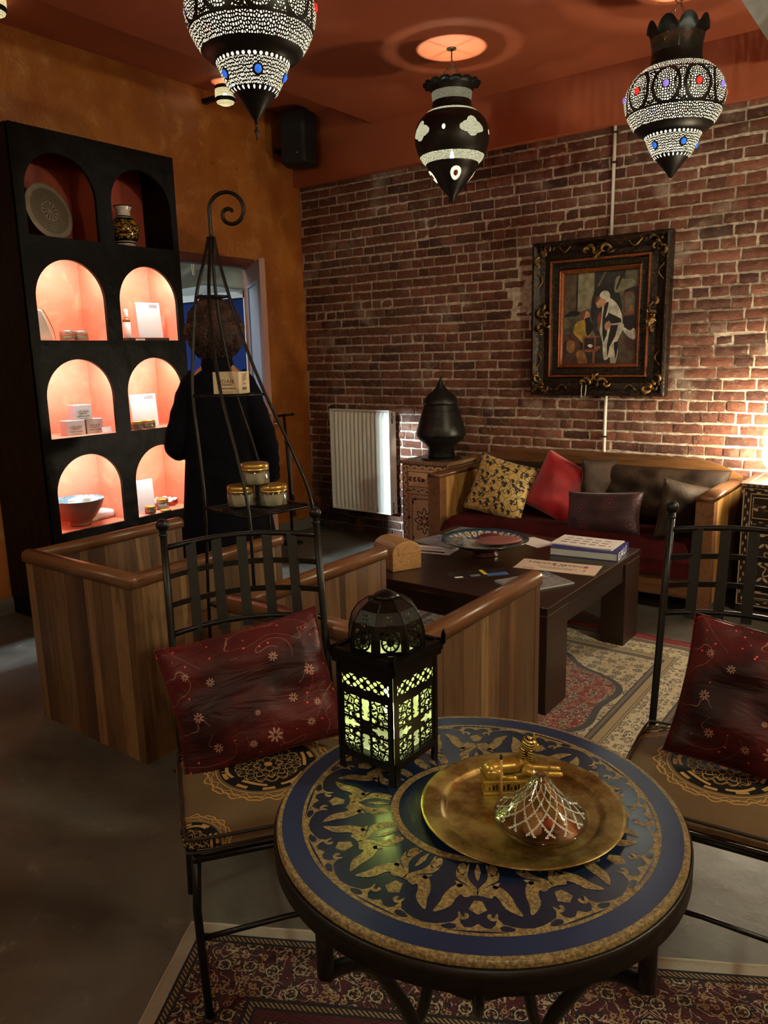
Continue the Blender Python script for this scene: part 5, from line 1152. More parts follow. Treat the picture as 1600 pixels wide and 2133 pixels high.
for k in range(N_):
    # gold scallop against the outer ring, one cusp between motifs
    poly(k, [(-.5, .955), (-.40, .94), (-.31, .91), (-.24, .88), (-.19, .80), (-.165, .885), (-.12, .93), (-.06, .925), (0, .875), (.06, .925), (.12, .93), (.165, .885), (.19, .80), (.24, .88), (.31, .91), (.40, .94), (.5, .955), (.5, 1.03), (-.5, 1.03)], h1, 2, sm=0)
    for m in (-1, 1):
        poly(k, [(.20, .80), (.165, .84), (.115, .83), (.09, .79), (.105, .755), (.14, .76), (.13, .79), (.155, .80), (.175, .775), (.20, .74)], h2, 2, m, 2)
        poly(k, [(.26, .90), (.34, .945), (.30, .975), (.22, .965), (.20, .92)], h2, 0, m, 2)
        # blob
        poly(k, [(.275 + .08 * cos(t), .14 + .085 * sin(t)) for t in [2 * pi * i / 12 for i in range(12)]], h1, 2, m, 0)
        # curling stem from blob down to the heart
        poly(k, [(.345, .15), (.355, .22), (.30, .30), (.19, .35), (.09, .41), (.045, .48), (.0, .50), (.0, .43), (.06, .365), (.13, .30), (.165, .21), (.15, .08), (.18, .06), (.205, .14), (.215, .235), (.285, .225)], h1, 2, m, 3)
        # big horn
        poly(k, [(.0, .44), (.10, .41), (.19, .37), (.29, .385), (.37, .46), (.415, .56), (.425, .66), (.46, .80), (.36, .745), (.29, .67), (.265, .59), (.235, .535), (.20, .515), (.17, .545), (.125, .54), (.07, .52), (.0, .51)], h2, 2, m, 3)
        poly(k, [(.20, .40), (.25, .35), (.33, .335), (.29, .38), (.27, .42)], h2, 2, m, 2)
    poly(k, [(0, .05), (.045, .14), (.048, .20), (0, .31), (-.048, .20), (-.045, .14)], h2, 2, 1, 3)
    poly(k, [(-.05, .58), (.05, .58), (.10, .70), (.0, .76), (-.10, .70)], h1, 2, 1, 0)
c.build('inlaid_top', [M_tblue, M_trim, M_tgold], g)
c = MB().lathe([(TR - .002, TZ - .05), (TR + .004, TZ - .05), (TR + .004, TZ - .012), (TR - .0005, TZ - .010), (TR - .0005, TZ - .0225), (TR - .002, TZ - .0225)], 120, cap=False); c.build('iron_rim', M_iron, g)
c = MB().lathe([(TR - .02, TZ - .05), (TR - .002, TZ - .05), (TR - .002, TZ - .026), (TR - .02, TZ - .026)], 90, cap=False); c.build('under_ring', M_iron, g)
for k in range(4):
    a = radians(-102 + 88 * k); ca, sa = cos(a), sin(a); f = lambda r, z: (r * ca, r * sa, z)
    P = [f(TR - .012, TZ - .03), f(TR - .012, .655), f(TR - .02, .635)] + [f(.31 - .19 * (1 - cos(t)) , .635 - .17 * sin(t) ** 1.3 * 1.0 if False else .635 - .20 * (1 - cos(t))) for t in []]
    P = [f(TR - .012, TZ - .03), f(TR - .012, .65), f(TR - .012, .618), f(.325, .618), f(.285, .602), f(.245, .565), f(.205, .495), f(.17, .42), f(.15, .34), f(.15, .26), f(.18, .16), (.24 * ca, .24 * sa, .06), (.30 * ca, .30 * sa, .015)]
    c = MB().tube(catmull(P[2:], 5), .0125, 10); c.tube(P[:3], .0135, 10); c.build('leg', M_iron, g)
    
    if k < 2:
        a2 = a + radians(44); P = [(.10 * cos(t) * cos(a2), .10 * cos(t) * sin(a2), .455 + (.10 if k else .099) * sin(t)) for t in [2 * pi * i / 36 for i in range(36)]]; c = MB().tube(P, .0095, 8, closed=True); c.build('ring_scroll', M_iron, g)
c = MB().tube([(0, 0, .36), (0, 0, .70)], .012, 10); c.tube([(0, 0, .70), (.0, 0, .727)], .03, 16); c.build('centre_post', M_iron, g)
c = MB()
for a in (radians(-102), radians(-14)): c.tube([((TR - .012) * cos(a), (TR - .012) * sin(a), TZ - .036), (-(TR - .012) * cos(a), -(TR - .012) * sin(a), TZ - .036)], .009, 8)
c.build('cross_bar', M_iron, g)

# table lantern
TT = TZ + .0011
g = thing('table_lantern', 'square pierced black lantern with a domed lid, lit yellow green, on the round table', 'lantern', (-.842, 1.128, TT), radians(-2))
def m_panel(name, dome=False):
    G_ = G(name, .35, .6); u, v = G_.uv(); G_.set('Base Color', '#14100c' if False else col4('#16110c'))
    if not dome:
        # one square panel: u -.5..5 wide, v 0..1 of .205 m ; mirrored lace in two fields
        uu = u.abs(); vm = (v - .36).abs(); nz_ = G_.noise(G_.vec(uu * .142, vm * .205, 0), 62, 1, .5, 1.6); e = G_.voro(G_.vec(uu * .142, vm * .205, 0), 70, 'DISTANCE_TO_EDGE', dim='2D', rnd=1.0); low = ((nz_ - .5).abs() > .045) * (e > .09) * G_.band(v, .07, .65) * (uu < .40)
        petal = ((uu / .05) < (vm * 5.0 + .12)) * (uu < .065) * G_.band(vm, .06, .27); pet2 = ((vm / .03) < (uu * 2.4 + .1)) * (vm < .045) * G_.band(uu, .13, .40); hub = (((uu / .10) * (uu / .10) + (vm / .07) * (vm / .07)).sqrt() < 1.0)
        rib = ((uu - .09).abs() < .02).mx((vm - .06).abs() < .012); low = (low * rib.inv()).mx(petal * (v < .63)).mx(pet2) * hub.inv()
        fu = (u * 4.0).fract() - .5; fv = (v - .79) / .13; r1 = (fu * fu + fv * fv).sqrt(); r2 = ((fu.abs() - .5) * (fu.abs() - .5) + fv * fv).sqrt(); lens = (((fu.abs() - .25) / .15) * ((fu.abs() - .25) / .15) + ((fv.abs() - .25) / .15) * ((fv.abs() - .25) / .15)).sqrt() < 1.0; star = (fu.abs() + fv.abs()) < .20; edge_ = (fu.abs() + fv.abs()) > .83
        fret = lens.mx(star).mx(edge_) * G_.band(v, .73, .86) * (uu < .43) ; h = low.mx(fret)
    else:
        n = (u * 8).fract() - .5; q = ((n / .30) * (n / .30) + ((v - .30) / .22) * ((v - .30) / .22)).sqrt(); th = G_.m('ARCTAN2', (v - .30) / .22, n / .30); pet = ((th * 5.0).cos().abs() > .45) * G_.band(q, .45, .82); cor = (q > 1.05) * (v < .5) * (n.abs() < .33) * (v > .09)
        up_ = G_.voro(G_.vec(n.abs() * .06, v * .1, 0), 120, 'DISTANCE_TO_EDGE', dim='2D') > .16; h = pet.mx(cor).mx(up_ * G_.band(v, .56, .78) * (n.abs() < .22))
    tr = G_.n('ShaderNodeBsdfTransparent'); m2 = G_.n('ShaderNodeMixShader'); G_.put(m2.inputs[0], h); G_.nt.links.new(G_.b.outputs[0], m2.inputs[1]); G_.nt.links.new(tr.outputs[0], m2.inputs[2]); G_.nt.links.new(m2.outputs[0], G_.out.inputs[0]); return G_.mat
M_lp = m_panel('pierced_lantern_panel'); M_ld = m_panel('pierced_lantern_dome', True); a_ = .069
lin = G('frosted_lining_glass', .5); lin.set('Base Color', col4('#c7cf78')); lin.set('Emission Color', col4('#c8d468')); lin.set('Emission Strength', .75)
M_blk = simple('black_lantern_metal', '#13100c', .35, .6, vary=.3, scale=40)
for k in range(4):
    A = Matrix.Rotation(k * pi / 2, 4, 'Z'); c = MB().at(A); w_ = a_ - .002
    c.add([(-w_, -a_, .028), (w_, -a_, .028), (w_, -a_, .232), (-w_, -a_, .232)], [(0, 1, 2, 3)], 0, False, 0, [[(-.5, 0), (.5, 0), (.5, 1), (-.5, 1)]]); o = c.build('pierced_panel', M_lp, g); s_ = o.modifiers.new('s', 'SOLIDIFY'); s_.thickness = .001
    c = MB().at(A); x0 = a_
    P = [(-a_, .0), (-a_ + .016, .0), (-a_ + .013, .03), (-a_ + .03, .038), (a_ - .03, .038), (a_ - .013, .03), (a_ - .016, 0), (a_, 0), (a_, .045), (-a_, .045)]
    c.prism(P, a_, a_ + .0018, ax=lambda x, z, y: (x, -y, z)); c.build('foot_frame', M_blk, g)
    MB().at(A).box((-a_ - .001, -a_ - .0015, .045), (-a_ + (.006), -a_ + .0, .232)).build('corner_strip', M_blk, g); MB().at(A).box((a_ - .009, -a_ - .0015, .045), (a_ - .005 if k in (0,) else a_ + .001, -a_, .232)).build('corner_strip', M_blk, g)
    c = MB().at(A); b_ = a_ + .013; c.box((-b_, -b_, .241), (b_, -b_ + .014, .247)); c.box((-b_ + .003, -b_ + .003, .247), (b_ - .003, -b_ + .014, .252)); c.box((-b_ + .006, -b_ + .006, .222), (b_ - .006, -b_ + .012, .2405))
    for i in range(13):
        x = -b_ + .01 + i * (2 * b_ - .02) / 12; c.add([(x - .005, -b_ + .001, .240), (x + .005, -b_ + .001, .240), (x, -b_ + .002, .230)], [(0, 2, 1), (0, 1, 2)])
    c.build('cornice', M_blk, g)
    c = MB().at(A); c.prism([(-b_, .246), (-b_ + .010, .246), (-b_ + .008, .262), (-b_ + .003, .272), (-b_ - .001, .260)], b_ - .002, b_, ax=lambda x, z, y: (x, -y, z)); c.build('cornice_spike', M_blk, g)
c = MB().box((-a_ + .003, -a_ + .003, .042), (a_ - .003, a_ - .003, .044)); c.build('floor_plate', M_blk, g)
c = MB(); q_ = .062
for k in range(4):
    c.at(Matrix.Rotation(k * pi / 2, 4, 'Z')); c.add([(-q_, -q_ + .002, .05), (q_, -q_ + .002, .05), (q_, -q_ + .002, .225), (-q_, -q_ + .002, .225)], [(0, 1, 2, 3)])
lw = G('thin_tinted_glass', .3); tr_ = lw.n('ShaderNodeBsdfTransparent'); tr_.inputs[0].default_value = col4('#e4ec9a'); em_ = lw.n('ShaderNodeEmission'); em_.inputs[0].default_value = col4('#d3de8e'); em_.inputs[1].default_value = .75; mxx = lw.n('ShaderNodeMixShader'); lw.put(mxx.inputs[0], lw.rng(lw.noise(scale=30, detail=3, dist=1), .35, .65, .35, .85)); lw.nt.links.new(tr_.outputs[0], mxx.inputs[1]); lw.nt.links.new(em_.outputs[0], mxx.inputs[2]); lw.nt.links.new(mxx.outputs[0], lw.out.inputs[0])
c.build('tinted_glass', lw.mat, g)
c = MB(); prof = [(.069, .250), (.0705, .258), (.0695, .282), (.064, .307), (.051, .328), (.034, .341), (.022, .346)]
dz = [(r, (z - .25)) for r, z in prof]; vs = []; uvs = []; fs = []
for j, (r, z) in enumerate(prof):
    for i in range(8): a = 2 * pi * (i) / 8 + pi / 8; vs.append((r / cos(pi / 8) * cos(a), r / cos(pi / 8) * sin(a), z))
for j in range(len(prof) - 1):
    v0, v1 = (prof[j][1] - .25) / .093, (prof[j + 1][1] - .25) / .093
    for i in range(8): k = (i + 1) % 8; fs.append((j * 8 + i, j * 8 + k, (j + 1) * 8 + k, (j + 1) * 8 + i)); uvs.append([(i / 8, v0), ((i + 1) / 8, v0), ((i + 1) / 8, v1), (i / 8, v1)])
c.add(vs, fs, 0, False, 0, uvs); c.build('dome_lid', M_ld, g)
c = MB()
for i in range(8):
    a = 2 * pi * i / 8 + pi / 8; c.tube([(r / cos(pi / 8) * cos(a), r / cos(pi / 8) * sin(a), z) for r, z in prof], .0016, 6)
c.build('dome_ribs', M_blk, g)
c = MB(); hh = a_ + .010; ri = .066; vs = []
for i in range(32):
    a = 2 * pi * i / 32; k = 1 / max(abs(cos(a)), abs(sin(a))); vs += [(ri * cos(a), ri * sin(a), .2485), (hh * k * cos(a), hh * k * sin(a), .2485)]
c.add(vs, [(2 * i, 2 * i + 1, (2 * i + 3) % 64, (2 * i + 2) % 64) for i in range(32)]); c.build('top_plate', M_blk, g)
c = MB().lathe([(.024, .344), (.027, .346), (.020, .351), (.011, .356), (.0005, .359)], 28); c.build('dome_cap', M_blk, g)
c = MB().lathe([(.004, .10), (.007, .11), (.007, .165), (.002, .175)], 12, c=(.0, -.0, 0)); c.build('bulb', simple('green_white_bulb', '#f4ffb0', .3, emit=40), g)
# bright slit at the near corner: an added glowing rod stands in for the bulb
c = MB().tube([(a_ - .0065, -a_ + .008, .095), (a_ - .0065, -a_ + .008, .165)], .0028, 8); c.build('tube_lamp', simple('tube_lamp_glow', '#f4ffb0', .3, emit=14), g)
lamp('lantern_light', 'POINT', (0, 0, .14), 2.2, (.86, 1.0, .42), parent=g, shadow_soft_size=.011)

# brass tray
TY = (-.548, 1.122); g_ = G('tarnished_brass', .27, .9); q_ = g_.noise(scale=14, detail=6, rough=.7); q2 = g_.noise(scale=45, detail=4); g_.set('Base Color', g_.mix(g_.step(q_, .35, .65), '#7d6834', '#bfae70')); g_.set('Roughness', g_.rng(q_, .3, .7, .24, .46))
g_.bump(q2, .12, .003); M_tray = g_.mat
q_ = g_.voro(scale=55); 
c = MB().lathe([(.0001, TT + .0008), (.130, TT + .0008), (.136, TT + .002), (.141, TT + .0075), (.147, TT + .010), (.172, TT + .0125), (.178, TT + .014), (.179, TT + .0125), (.172, TT + .011), (.147, TT + .0085), (.140, TT + .005), (.134, TT + .0001), (.0001, TT + .0001)], 120, c=(0, 0, 0), cap=False)
tag(c.build('brass_tray', M_tray, None, loc=(TY[0], TY[1], 0)), 'round tarnished brass tray on the blue and gold table', 'tray')
ZT = TT + .0012
# sphinx shaped holder
g = thing('sphinx_incense_holder', 'gilt reclining sphinx figurine incense holder at the back of the brass tray', 'figurine', (-.588, 1.178, ZT), radians(36))
M_gilt = simple('gilt_resin', '#c2a44e', .3, .6, vary=.25, scale=60); M_bl = simple('black_enamel', '#17120a', .4)
c = MB(); c.box((-.062, -.022, 0), (.062, .022, .006)); c.box((-.060, -.020, .006), (.060, .020, .022)); c.box((-.063, -.023, .022), (.063, .023, .028)); c.build('plinth', M_gilt, g, bevel=.0012)
c = MB()
for k in range(16): x = -.052 + k * .0067; c.box((x, -.0206, .009), (x + .003 + .002 * (k % 2), -.0199, .012 + .006 * ((k * 7) % 3) / 2 + .003))
c.build('plinth_inlay', M_bl, g)
sp_ = [(-.048, 0, .044), (-.02, 0, .046), (.008, 0, .050), (.022, 0, .066), (.024, 0, .082)]; c = MB(); c.tube(catmull(sp_, 5), [.0145 if i < 10 else .0135 - .0004 * i for i in range(21)], 14); c.ball((-.045, 0, .042), .017, seg=14, sc=(1, 1.05, .95))
for s in (-1, 1): c.ball((-.040, s * .013, .036), .014, seg=12, sc=(1.25, .55, .9)); c.tube([(-.03, s * .015, .032), (-.005, s * .016, .031), (.0, s * .016, .031)], [.005, .0045, .003], 8); c.tube([(.01, s * .011, .046), (.03, s * .011, .035), (.078, s * .010, .033), (.085, s * .010, .033)], [.0075, .0065, .0052, .003], 10)
c.ball((.028, 0, .088), .0105, seg=14, sc=(1.1, .9, 1.1)); c.ball((.039, 0, .086), .004, seg=8); c.ball((.036, 0, .078), .0025, seg=8, sc=(1, 1, 2)); P = [(-.058, .01, .034), (-.064, .016, .034), (-.055, .019, .036), (-.04, .019, .036)]; c.tube(P, .0028, 6); c.build('sphinx_figure', M_gilt, g)
g2 = G('striped_headdress', .35, .4); x, y, z = g2.xyz(); g2.set('Base Color', g2.mix((z * 210 + x * 60).fract() > .5, '#c2a44e', '#17120a'))
c = MB(); c.ball((.022, 0, .089), .0145, seg=16, sc=(.85, 1.15, 1.05))
for s in (-1, 1): c.ball((.024, s * .0125, .073), .008, seg=12, sc=(.7, .7, 1.8))
c.ball((.013, 0, .074), .011, seg=12, sc=(.6, 1.2, 1.5)); c.build('headdress', g2.mat, g); c = MB().lathe([(.004, 0), (.0015, .010), (.0003, .014)], 8, c=(.033, 0, .098)); c.build('brow_serpent', M_gilt, g)
c = MB().tube([(0, 0, 0), (-.001, .001, .088)], .0022, 8); c.tube([(-.001, .001, .088), (-.001, .001, .096)], .003, 8, 1); tag(c.build('incense_stick', [simple('incense_brown', '#b58a52', .7), simple('burnt_tip', '#17100c', .8)], None, loc=(-.586, 1.118, ZT)), 'thin brown incense stick with burnt tip standing on the brass tray', 'incense stick')
# cut glass covered dish
DC = (-.494, 1.083); g = thing('glass_bonbon_dish', 'cut glass covered dish with faceted cone lid and ball knob on the brass tray', 'dish', (DC[0], DC[1], ZT)); M_cut = thin_glass('cut_crystal', '#f4f5ec', .15)
fr = G('frosted_cut', .25); fr.set('Base Color', col4('#e8eadc')); fr.set('Alpha', .5); M_fcut = fr.mat
c = MB().lathe([(.0001, .0), (.040, .0), (.055, .006), (.070, .016), (.078, .027), (.0775, .030), (.073, .029), (.066, .019), (.052, .0105), (.0001, .006)], 64, cap=False); c.build('glass_bowl', M_cut, g)
prof = [(.0765, .0305), (.077, .033), (.070, .038), (.058, .047), (.045, .059), (.033, .073), (.022, .088), (.013, .100), (.009, .106)]
def cut(a, j, z):
    u = a * 14 / (2 * pi); v = (z - .03) * 95; d = abs(((u + v * .5) % 1) - .5) + 0; e = abs(((u - v * .5) % 1) - .5); m_ = min(d, e); return 1 - (.045 * max(0, 1 - m_ / .15)) * (1 if .036 < z < .098 else 0)
pf = []
for (a, b) in zip(prof, prof[1:]):
    for t in [i / 10 for i in range(10)]: pf.append((a[0] + (b[0] - a[0]) * t, a[1] + (b[1] - a[1]) * t))
pf.append(prof[-1]); inner = [(max(.002, r - .0028), z - .0018) for r, z in pf][::-1]
c = MB(); nO = len(pf); vs = []; seg = 160
full = pf + inner
for j, (r, z) in enumerate(full):
    for i in range(seg): a = 2 * pi * i / seg; q = cut(a, j, z) if j < nO else 1; vs.append((r * q * cos(a), r * q * sin(a), z))
fs = [(j * seg + i, j * seg + (i + 1) % seg, ((j + 1) % len(full)) * seg + (i + 1) % seg, ((j + 1) % len(full)) * seg + i) for j in range(len(full)) for i in range(seg)]; c.add(vs, fs, 0, False)
for fi, f in enumerate(c.f):
    q = [c.v[k] for k in f]; cx = sum(p[0] for p in q) / 4; cy = sum(p[1] for p in q) / 4; cz = sum(p[2] for p in q) / 4
    if fi < (nO - 1) * seg and .036 < cz < .098:
        u = atan2(cy, cx) * 14 / (2 * pi); v = (cz - .03) * 95
        if min(abs(((u + v * .5) % 1) - .5), abs(((u - v * .5) % 1) - .5)) < .075: c.mi[fi] = 1
c.build('glass_lid', [M_cut, M_fcut], g)
bm = bpy.data.meshes.new('t'); import bmesh; b_ = bmesh.new(); bmesh.ops.create_icosphere(b_, subdivisions=2, radius=.0165); vv = [(v.co.x, v.co.y, v.co.z + .120) for v in b_.verts]; ff = [tuple(v.index for v in f.verts) for f in b_.faces]; b_.free()
c = MB().add(vv, ff); c.lathe([(.0085, .104), (.007, .1065), (.0075, .108)], 16); c.build('knob', M_cut, g)
for lab, p, r_ in (('small reddish incense cone inside the cut glass dish', (-.484, 1.095), .011), ('small brown biscuit piece inside the cut glass dish', (-.500, 1.066), .016), ('flat beige biscuit piece inside the cut glass dish', (-.510, 1.092), .017)):
    red = 'red' in lab; c = MB(); c.lathe([(r_, .0), (r_, .004), (r_ * (.3 if red else .95), .016 if red else .010), (.0002, .018 if red else .011)], 14, zfun=lambda a, j: 0)
    tag(c.build('incense_cone' if red else 'biscuit', simple('red_brown_paste', '#a5402a', .7) if red else simple('biscuit_brown', '#a3714a', .8, vary=.3, scale=150), None, loc=(p[0], p[1], ZT + .0078), rot=(0, 0, 0)), lab, 'incense' if red else 'biscuit')
# ---------------------------------------------------------------- things on the coffee table
Z0 = .4902
g = thing('wooden_chest', 'small pale wooden chest with arched lid at the near edge of the coffee table', 'wooden box', (-2.215, 3.075, Z0), radians(65))
M_beech = m_wood('light_beech', [(0, '#b58a58'), (1, '#c09462')], .45, 'Y', .08); cwid, clen, chh = .165, .205, .155
P = [(-cwid / 2, 0), (cwid / 2, 0), (cwid / 2, .085)] + [(cwid / 2 * cos(t), .085 + .062 * sin(t) ** .8) for t in [pi * k / 14 for k in range(1, 14)]] + [(-cwid / 2, .085)]
c = MB().prism(P, -clen / 2, clen / 2, smooth=False, rnd=.4, ax=lambda x, z, y: (x, y, z)); c.build('chest_body', M_beech, g, bevel=.004)
c = MB().box((-cwid / 2 - .0008, -clen / 2 - .0006, .082), (cwid / 2 + .0008, clen / 2 + .0006, .0835)); c.build('lid_seam', M_print, g)
c = MB(); c.box((-cwid / 2 - .002, -.010, .055), (-cwid / 2, .010, .078)); c.build('latch', simple('dark_slot', '#1a130c', .5), g)
# ceramic bowl
g = thing('ceramic_bowl', 'wide terracotta bowl with blue and white patterned rim on the coffee table', 'bowl', (-1.945, 3.50, Z0)); M_terra = simple('brown_red_terracotta', '#5a2418', .35, vary=.2, coat=.4)
gb = G('blue_white_glaze', .15); u, v = gb.uv(); gb.set('Coat Weight', .5); cream_ = col4('#cfc8b4'); n = (u * 30).fract() - .5; leaf = ((n / .36) * (n / .36) + ((v - .071) / .011) * ((v - .071) / .011)).sqrt(); c_ = gb.mix(leaf < 1.0, '#5b6472', cream_); c_ = gb.mix(gb.band(leaf, .0, .45), c_, '#b98f3a'); c_ = gb.mix(gb.voro(gb.vec(u * 40, v * 90, 0), 2.2, dim='2D') < .25, c_, '#24344e'); c_ = gb.mix((v > .0835), c_, '#173a4a'); c_ = gb.mix(v < .055, c_, '#b9b3a4'); gb.set('Base Color', c_)
c = MB().lathe([(.075, 0), (.078, .006), (.066, .022), (.075, .028), (.13, .045), (.19, .068), (.228, .084)], 72); c.f.pop(); c.mi.pop(); c.sm.pop(); c.rn.pop(); c.uv.pop(); c.build('bowl_body', M_terra, g)
c = MB().lathe([(.228, .084), (.233, .0875), (.230, .0905), (.223, .0885), (.185, .074), (.145, .060), (.09, .048), (.0001, .044)], 72, cap=False); c.build('glazed_rim', gb.mat, g)
film = G('clear_cellophane', .08); film.set('Base Color', (.9, .9, .88, 1)); film.set('Transmission Weight', .85); film.set('IOR', 1.15)
c = MB(); c.ball((0, 0, 0), .098, seg=20, sc=(1.25, .8, .18)); tag(c.build('wrapped_soap', simple('dusty_rose_soap', '#8a5450', .5), None, loc=(-1.88, 3.535, Z0 + .078), rot=(0, -.04, .55)), 'large dusty rose oval lying at the right inside the ceramic bowl', 'soap')
c = MB(); c.ball((0, 0, 0), .06, seg=18, sc=(1.1, .9, .25)); tag(c.build('wrapped_soap', simple('wine_red_soap', '#5c2028', .5), None, loc=(-1.965, 3.60, Z0 + .074), rot=(0, 0, .2)), 'wine red oval at the back inside the ceramic bowl', 'soap')
def crumple(u, v):
    a = 2 * pi * u; r = .075 * (sin(pi * min(1, max(.02, v)))) ** .6; d = noise.noise(Vector((cos(a) * 3, sin(a) * 3, v * 5))) * .025; return ((r + d) * cos(a), (r + d) * sin(a) * .8, .004 + .034 * v + abs(d) * .5)
c = MB().grid(crumple, 26, 10, smooth=False); tag(c.build('cellophane_bag', film.mat, None, loc=(-2.065, 3.41, Z0 + .056)), 'crumpled clear cellophane bag at the left inside the ceramic bowl', 'bag')
# books and papers
def paper(name, label, cat, loc, rz, w, h, t, cover, side=None, marks=(), curl=0.0, texts=()):
    g = thing(name, label, cat, loc, rz)
    def q(u, v): return ((u - .5) * w, (v - .5) * h, t + curl * (max(0, u - .75) ** 2 * 4 + max(0, .2 - v) ** 2 * 5))
    c = MB().grid(q, 12, 8); n_ = len(c.v); c.box((-w / 2, -h / 2, 0), (w / 2, h / 2, t * .92), 1); c.build('cover' if t > .002 else 'sheet', [cover, side or cover], g)
    if marks:
        ms = sorted({m[4].name for m in marks}); mats = [bpy.data.materials[m] for m in ms]; c = MB()
        for k_, (x0, y0, x1, y1, m) in enumerate(marks): c.box((x0, y0, t + .0001), (x1, y1, t + .0005 + k_ * .00004), ms.index(m.name))
        c.build('printed_pattern', mats, g)
    for (s, size, m, x, y, sx) in texts: text('printed_text', s, size, m, g, (x, y, t + .0009), (0, 0, 0), sx=sx)
    return g
M_paper = simple('white_paper', '#d9d2cc', .7); M_pages = simple('book_pages', '#b8c0be', .8, vary=.1, scale=300); M_bblue = simple('royal_blue_cover', '#2b3178', .35); M_kraft = simple('pinkish_flyer', '#cbb3a0', .7, vary=.06); M_ink = simple('ink_grey', '#6a625e', .7); M_yel = simple('yellow_ink', '#d8b520', .5); M_dblue = simple('steel_blue_ink', '#3d5f94', .5); M_rose = simple('rose_ink', '#b5705f', .7); M_mag = simple('glossy_dark_cover', '#2c2826', .25); M_maggrey = simple('grey_photo_print', '#8d8b8c', .3, vary=.5, scale=35)
g = thing('coffee_table_book', 'thick blue book with big white EAU letters on its spine, on the coffee table', 'book', (-1.495, 3.83, Z0), radians(8)); bw, bh, bt = .355, .27, .042
c = MB(); c.box((-bw / 2, -bh / 2, 0), (bw / 2, bh / 2, .003)); c.box((-bw / 2, -bh / 2, bt - .003), (bw / 2, bh / 2, bt)); c.box((bw / 2 - .004, -bh / 2, .003), (bw / 2, bh / 2, bt - .003)); c.build('cover', M_bblue, g, bevel=.001)
c = MB().box((-bw / 2 + .005, -bh / 2 + .004, .003), (bw / 2 - .004, bh / 2 - .004, bt - .003)); c.build('pages', M_pages, g)
c = MB().box((bw / 2 + .0002, -bh / 2 + .004, .003), (bw / 2 + .0005, bh / 2 - .02, bt - .003)); c.build('spine_label', M_bblue, g)
text('spine_title', 'EAU', .058, M_white, g, (bw / 2 + .0008, -.035, bt / 2), (pi / 2, 0, pi / 2), sx=1.9)
paper('printed_sheet', 'white printed sheets lying on top of the thick blue book', 'paper', (-1.52, 3.86, Z0 + bt + .0003), radians(3), .335, .225, .003, M_paper, M_paper, [(-.13 + .052 * (k % 6), .05 - .05 * (k // 6), -.13 + .052 * (k % 6) + .035, .05 - .05 * (k // 6) + .012, M_ink) for k in range(18)], .01)
paper('flyer', 'pinkish flyer with handwritten style heading at the near right of the coffee table', 'flyer', (-1.515, 3.47, Z0 + .0005), radians(9), .40, .19, .001, M_kraft, None, [(.12, .02, .17, .06, M_rose), (.13, -.04, .17, -.01, M_rose), (-.16, -.08, -.10, -.06, M_rose), (-.10, -.020, .10, -.016, M_ink), (-.08, -.040, .08, -.036, M_ink)], .01, [('Henné tatoué', .042, M_ink, -.01, .045, 1.3), ('* * *', .03, M_ink, 0, .012, 1), ])
paper('magazine', 'magazine with yellow lettering on a blue corner, under the flyer on the coffee table', 'magazine', (-1.50, 3.17, Z0), radians(62), .30, .21, .007, M_maggrey, M_pages, [(.02, .02, .13, .09, M_dblue), (-.1, -.05, .0, .03, M_mag), (.03, .05, .11, .075, M_yel), (.05, .03, .12, .04, M_yel)], .0, [])
paper('magazine', 'white paged magazine below the other one at the near edge of the coffee table', 'magazine', (-1.44, 3.20, Z0 - .0001 + .0), radians(55), .01, .01, .001, M_paper) if False else None
paper('brochure', 'dark brochure with a large yellow figure 1 and blue stripe, behind the armchair arm', 'brochure', (-1.79, 3.16, Z0), radians(50), .30, .12, .0012, M_mag, None, [(.03, -.055, .14, -.01, M_dblue), (-.05, -.04, .0, -.01, M_maggrey), (-.13, -.04, -.09, -.02, M_white)], 0, [('1', .12, M_yel, .03, .01, 1.6)])
paper('magazine', 'grey printed magazine at the left end of the coffee table, beside the ceramic bowl', 'magazine', (-2.27, 3.62, Z0), radians(-12), .30, .21, .004, M_maggrey, M_pages, [(-.1, .03, .02, .08, M_dblue), (-.02, -.02, .10, .01, M_ink)], .012)
paper('newspaper', 'white newspaper with black heading at the left of the ceramic bowl', 'newspaper', (-2.235, 3.43, Z0), radians(12), .26, .15, .003, M_paper, None, [(-.1, .02, .08, .028, M_ink), (-.1, .0, .06, .006, M_ink), (-.09, -.055, .09, -.03, M_mag)], .0, [])
paper('printed_sheet', 'blank white sheet sticking out behind the ceramic bowl', 'paper', (-1.83, 3.88, Z0), radians(-24), .21, .15, .0008, M_paper)
paper('magazine', 'grey magazine at the far left corner of the coffee table', 'magazine', (-2.22, 3.90, Z0), radians(5), .32, .2, .006, M_maggrey, M_pages, [(-.14, -.08, -.04, -.02, M_dblue), (.0, -.02, .12, .05, M_paper)], .014)

# ---------------------------------------------------------------- things in the niches
def lathe_obj(name, label, cat, loc, prof, mat, seg=32, group=None, rot=None): return tag(MB().lathe(prof, seg).build(name, mat, None, loc=loc, rot=rot), label, cat, group)
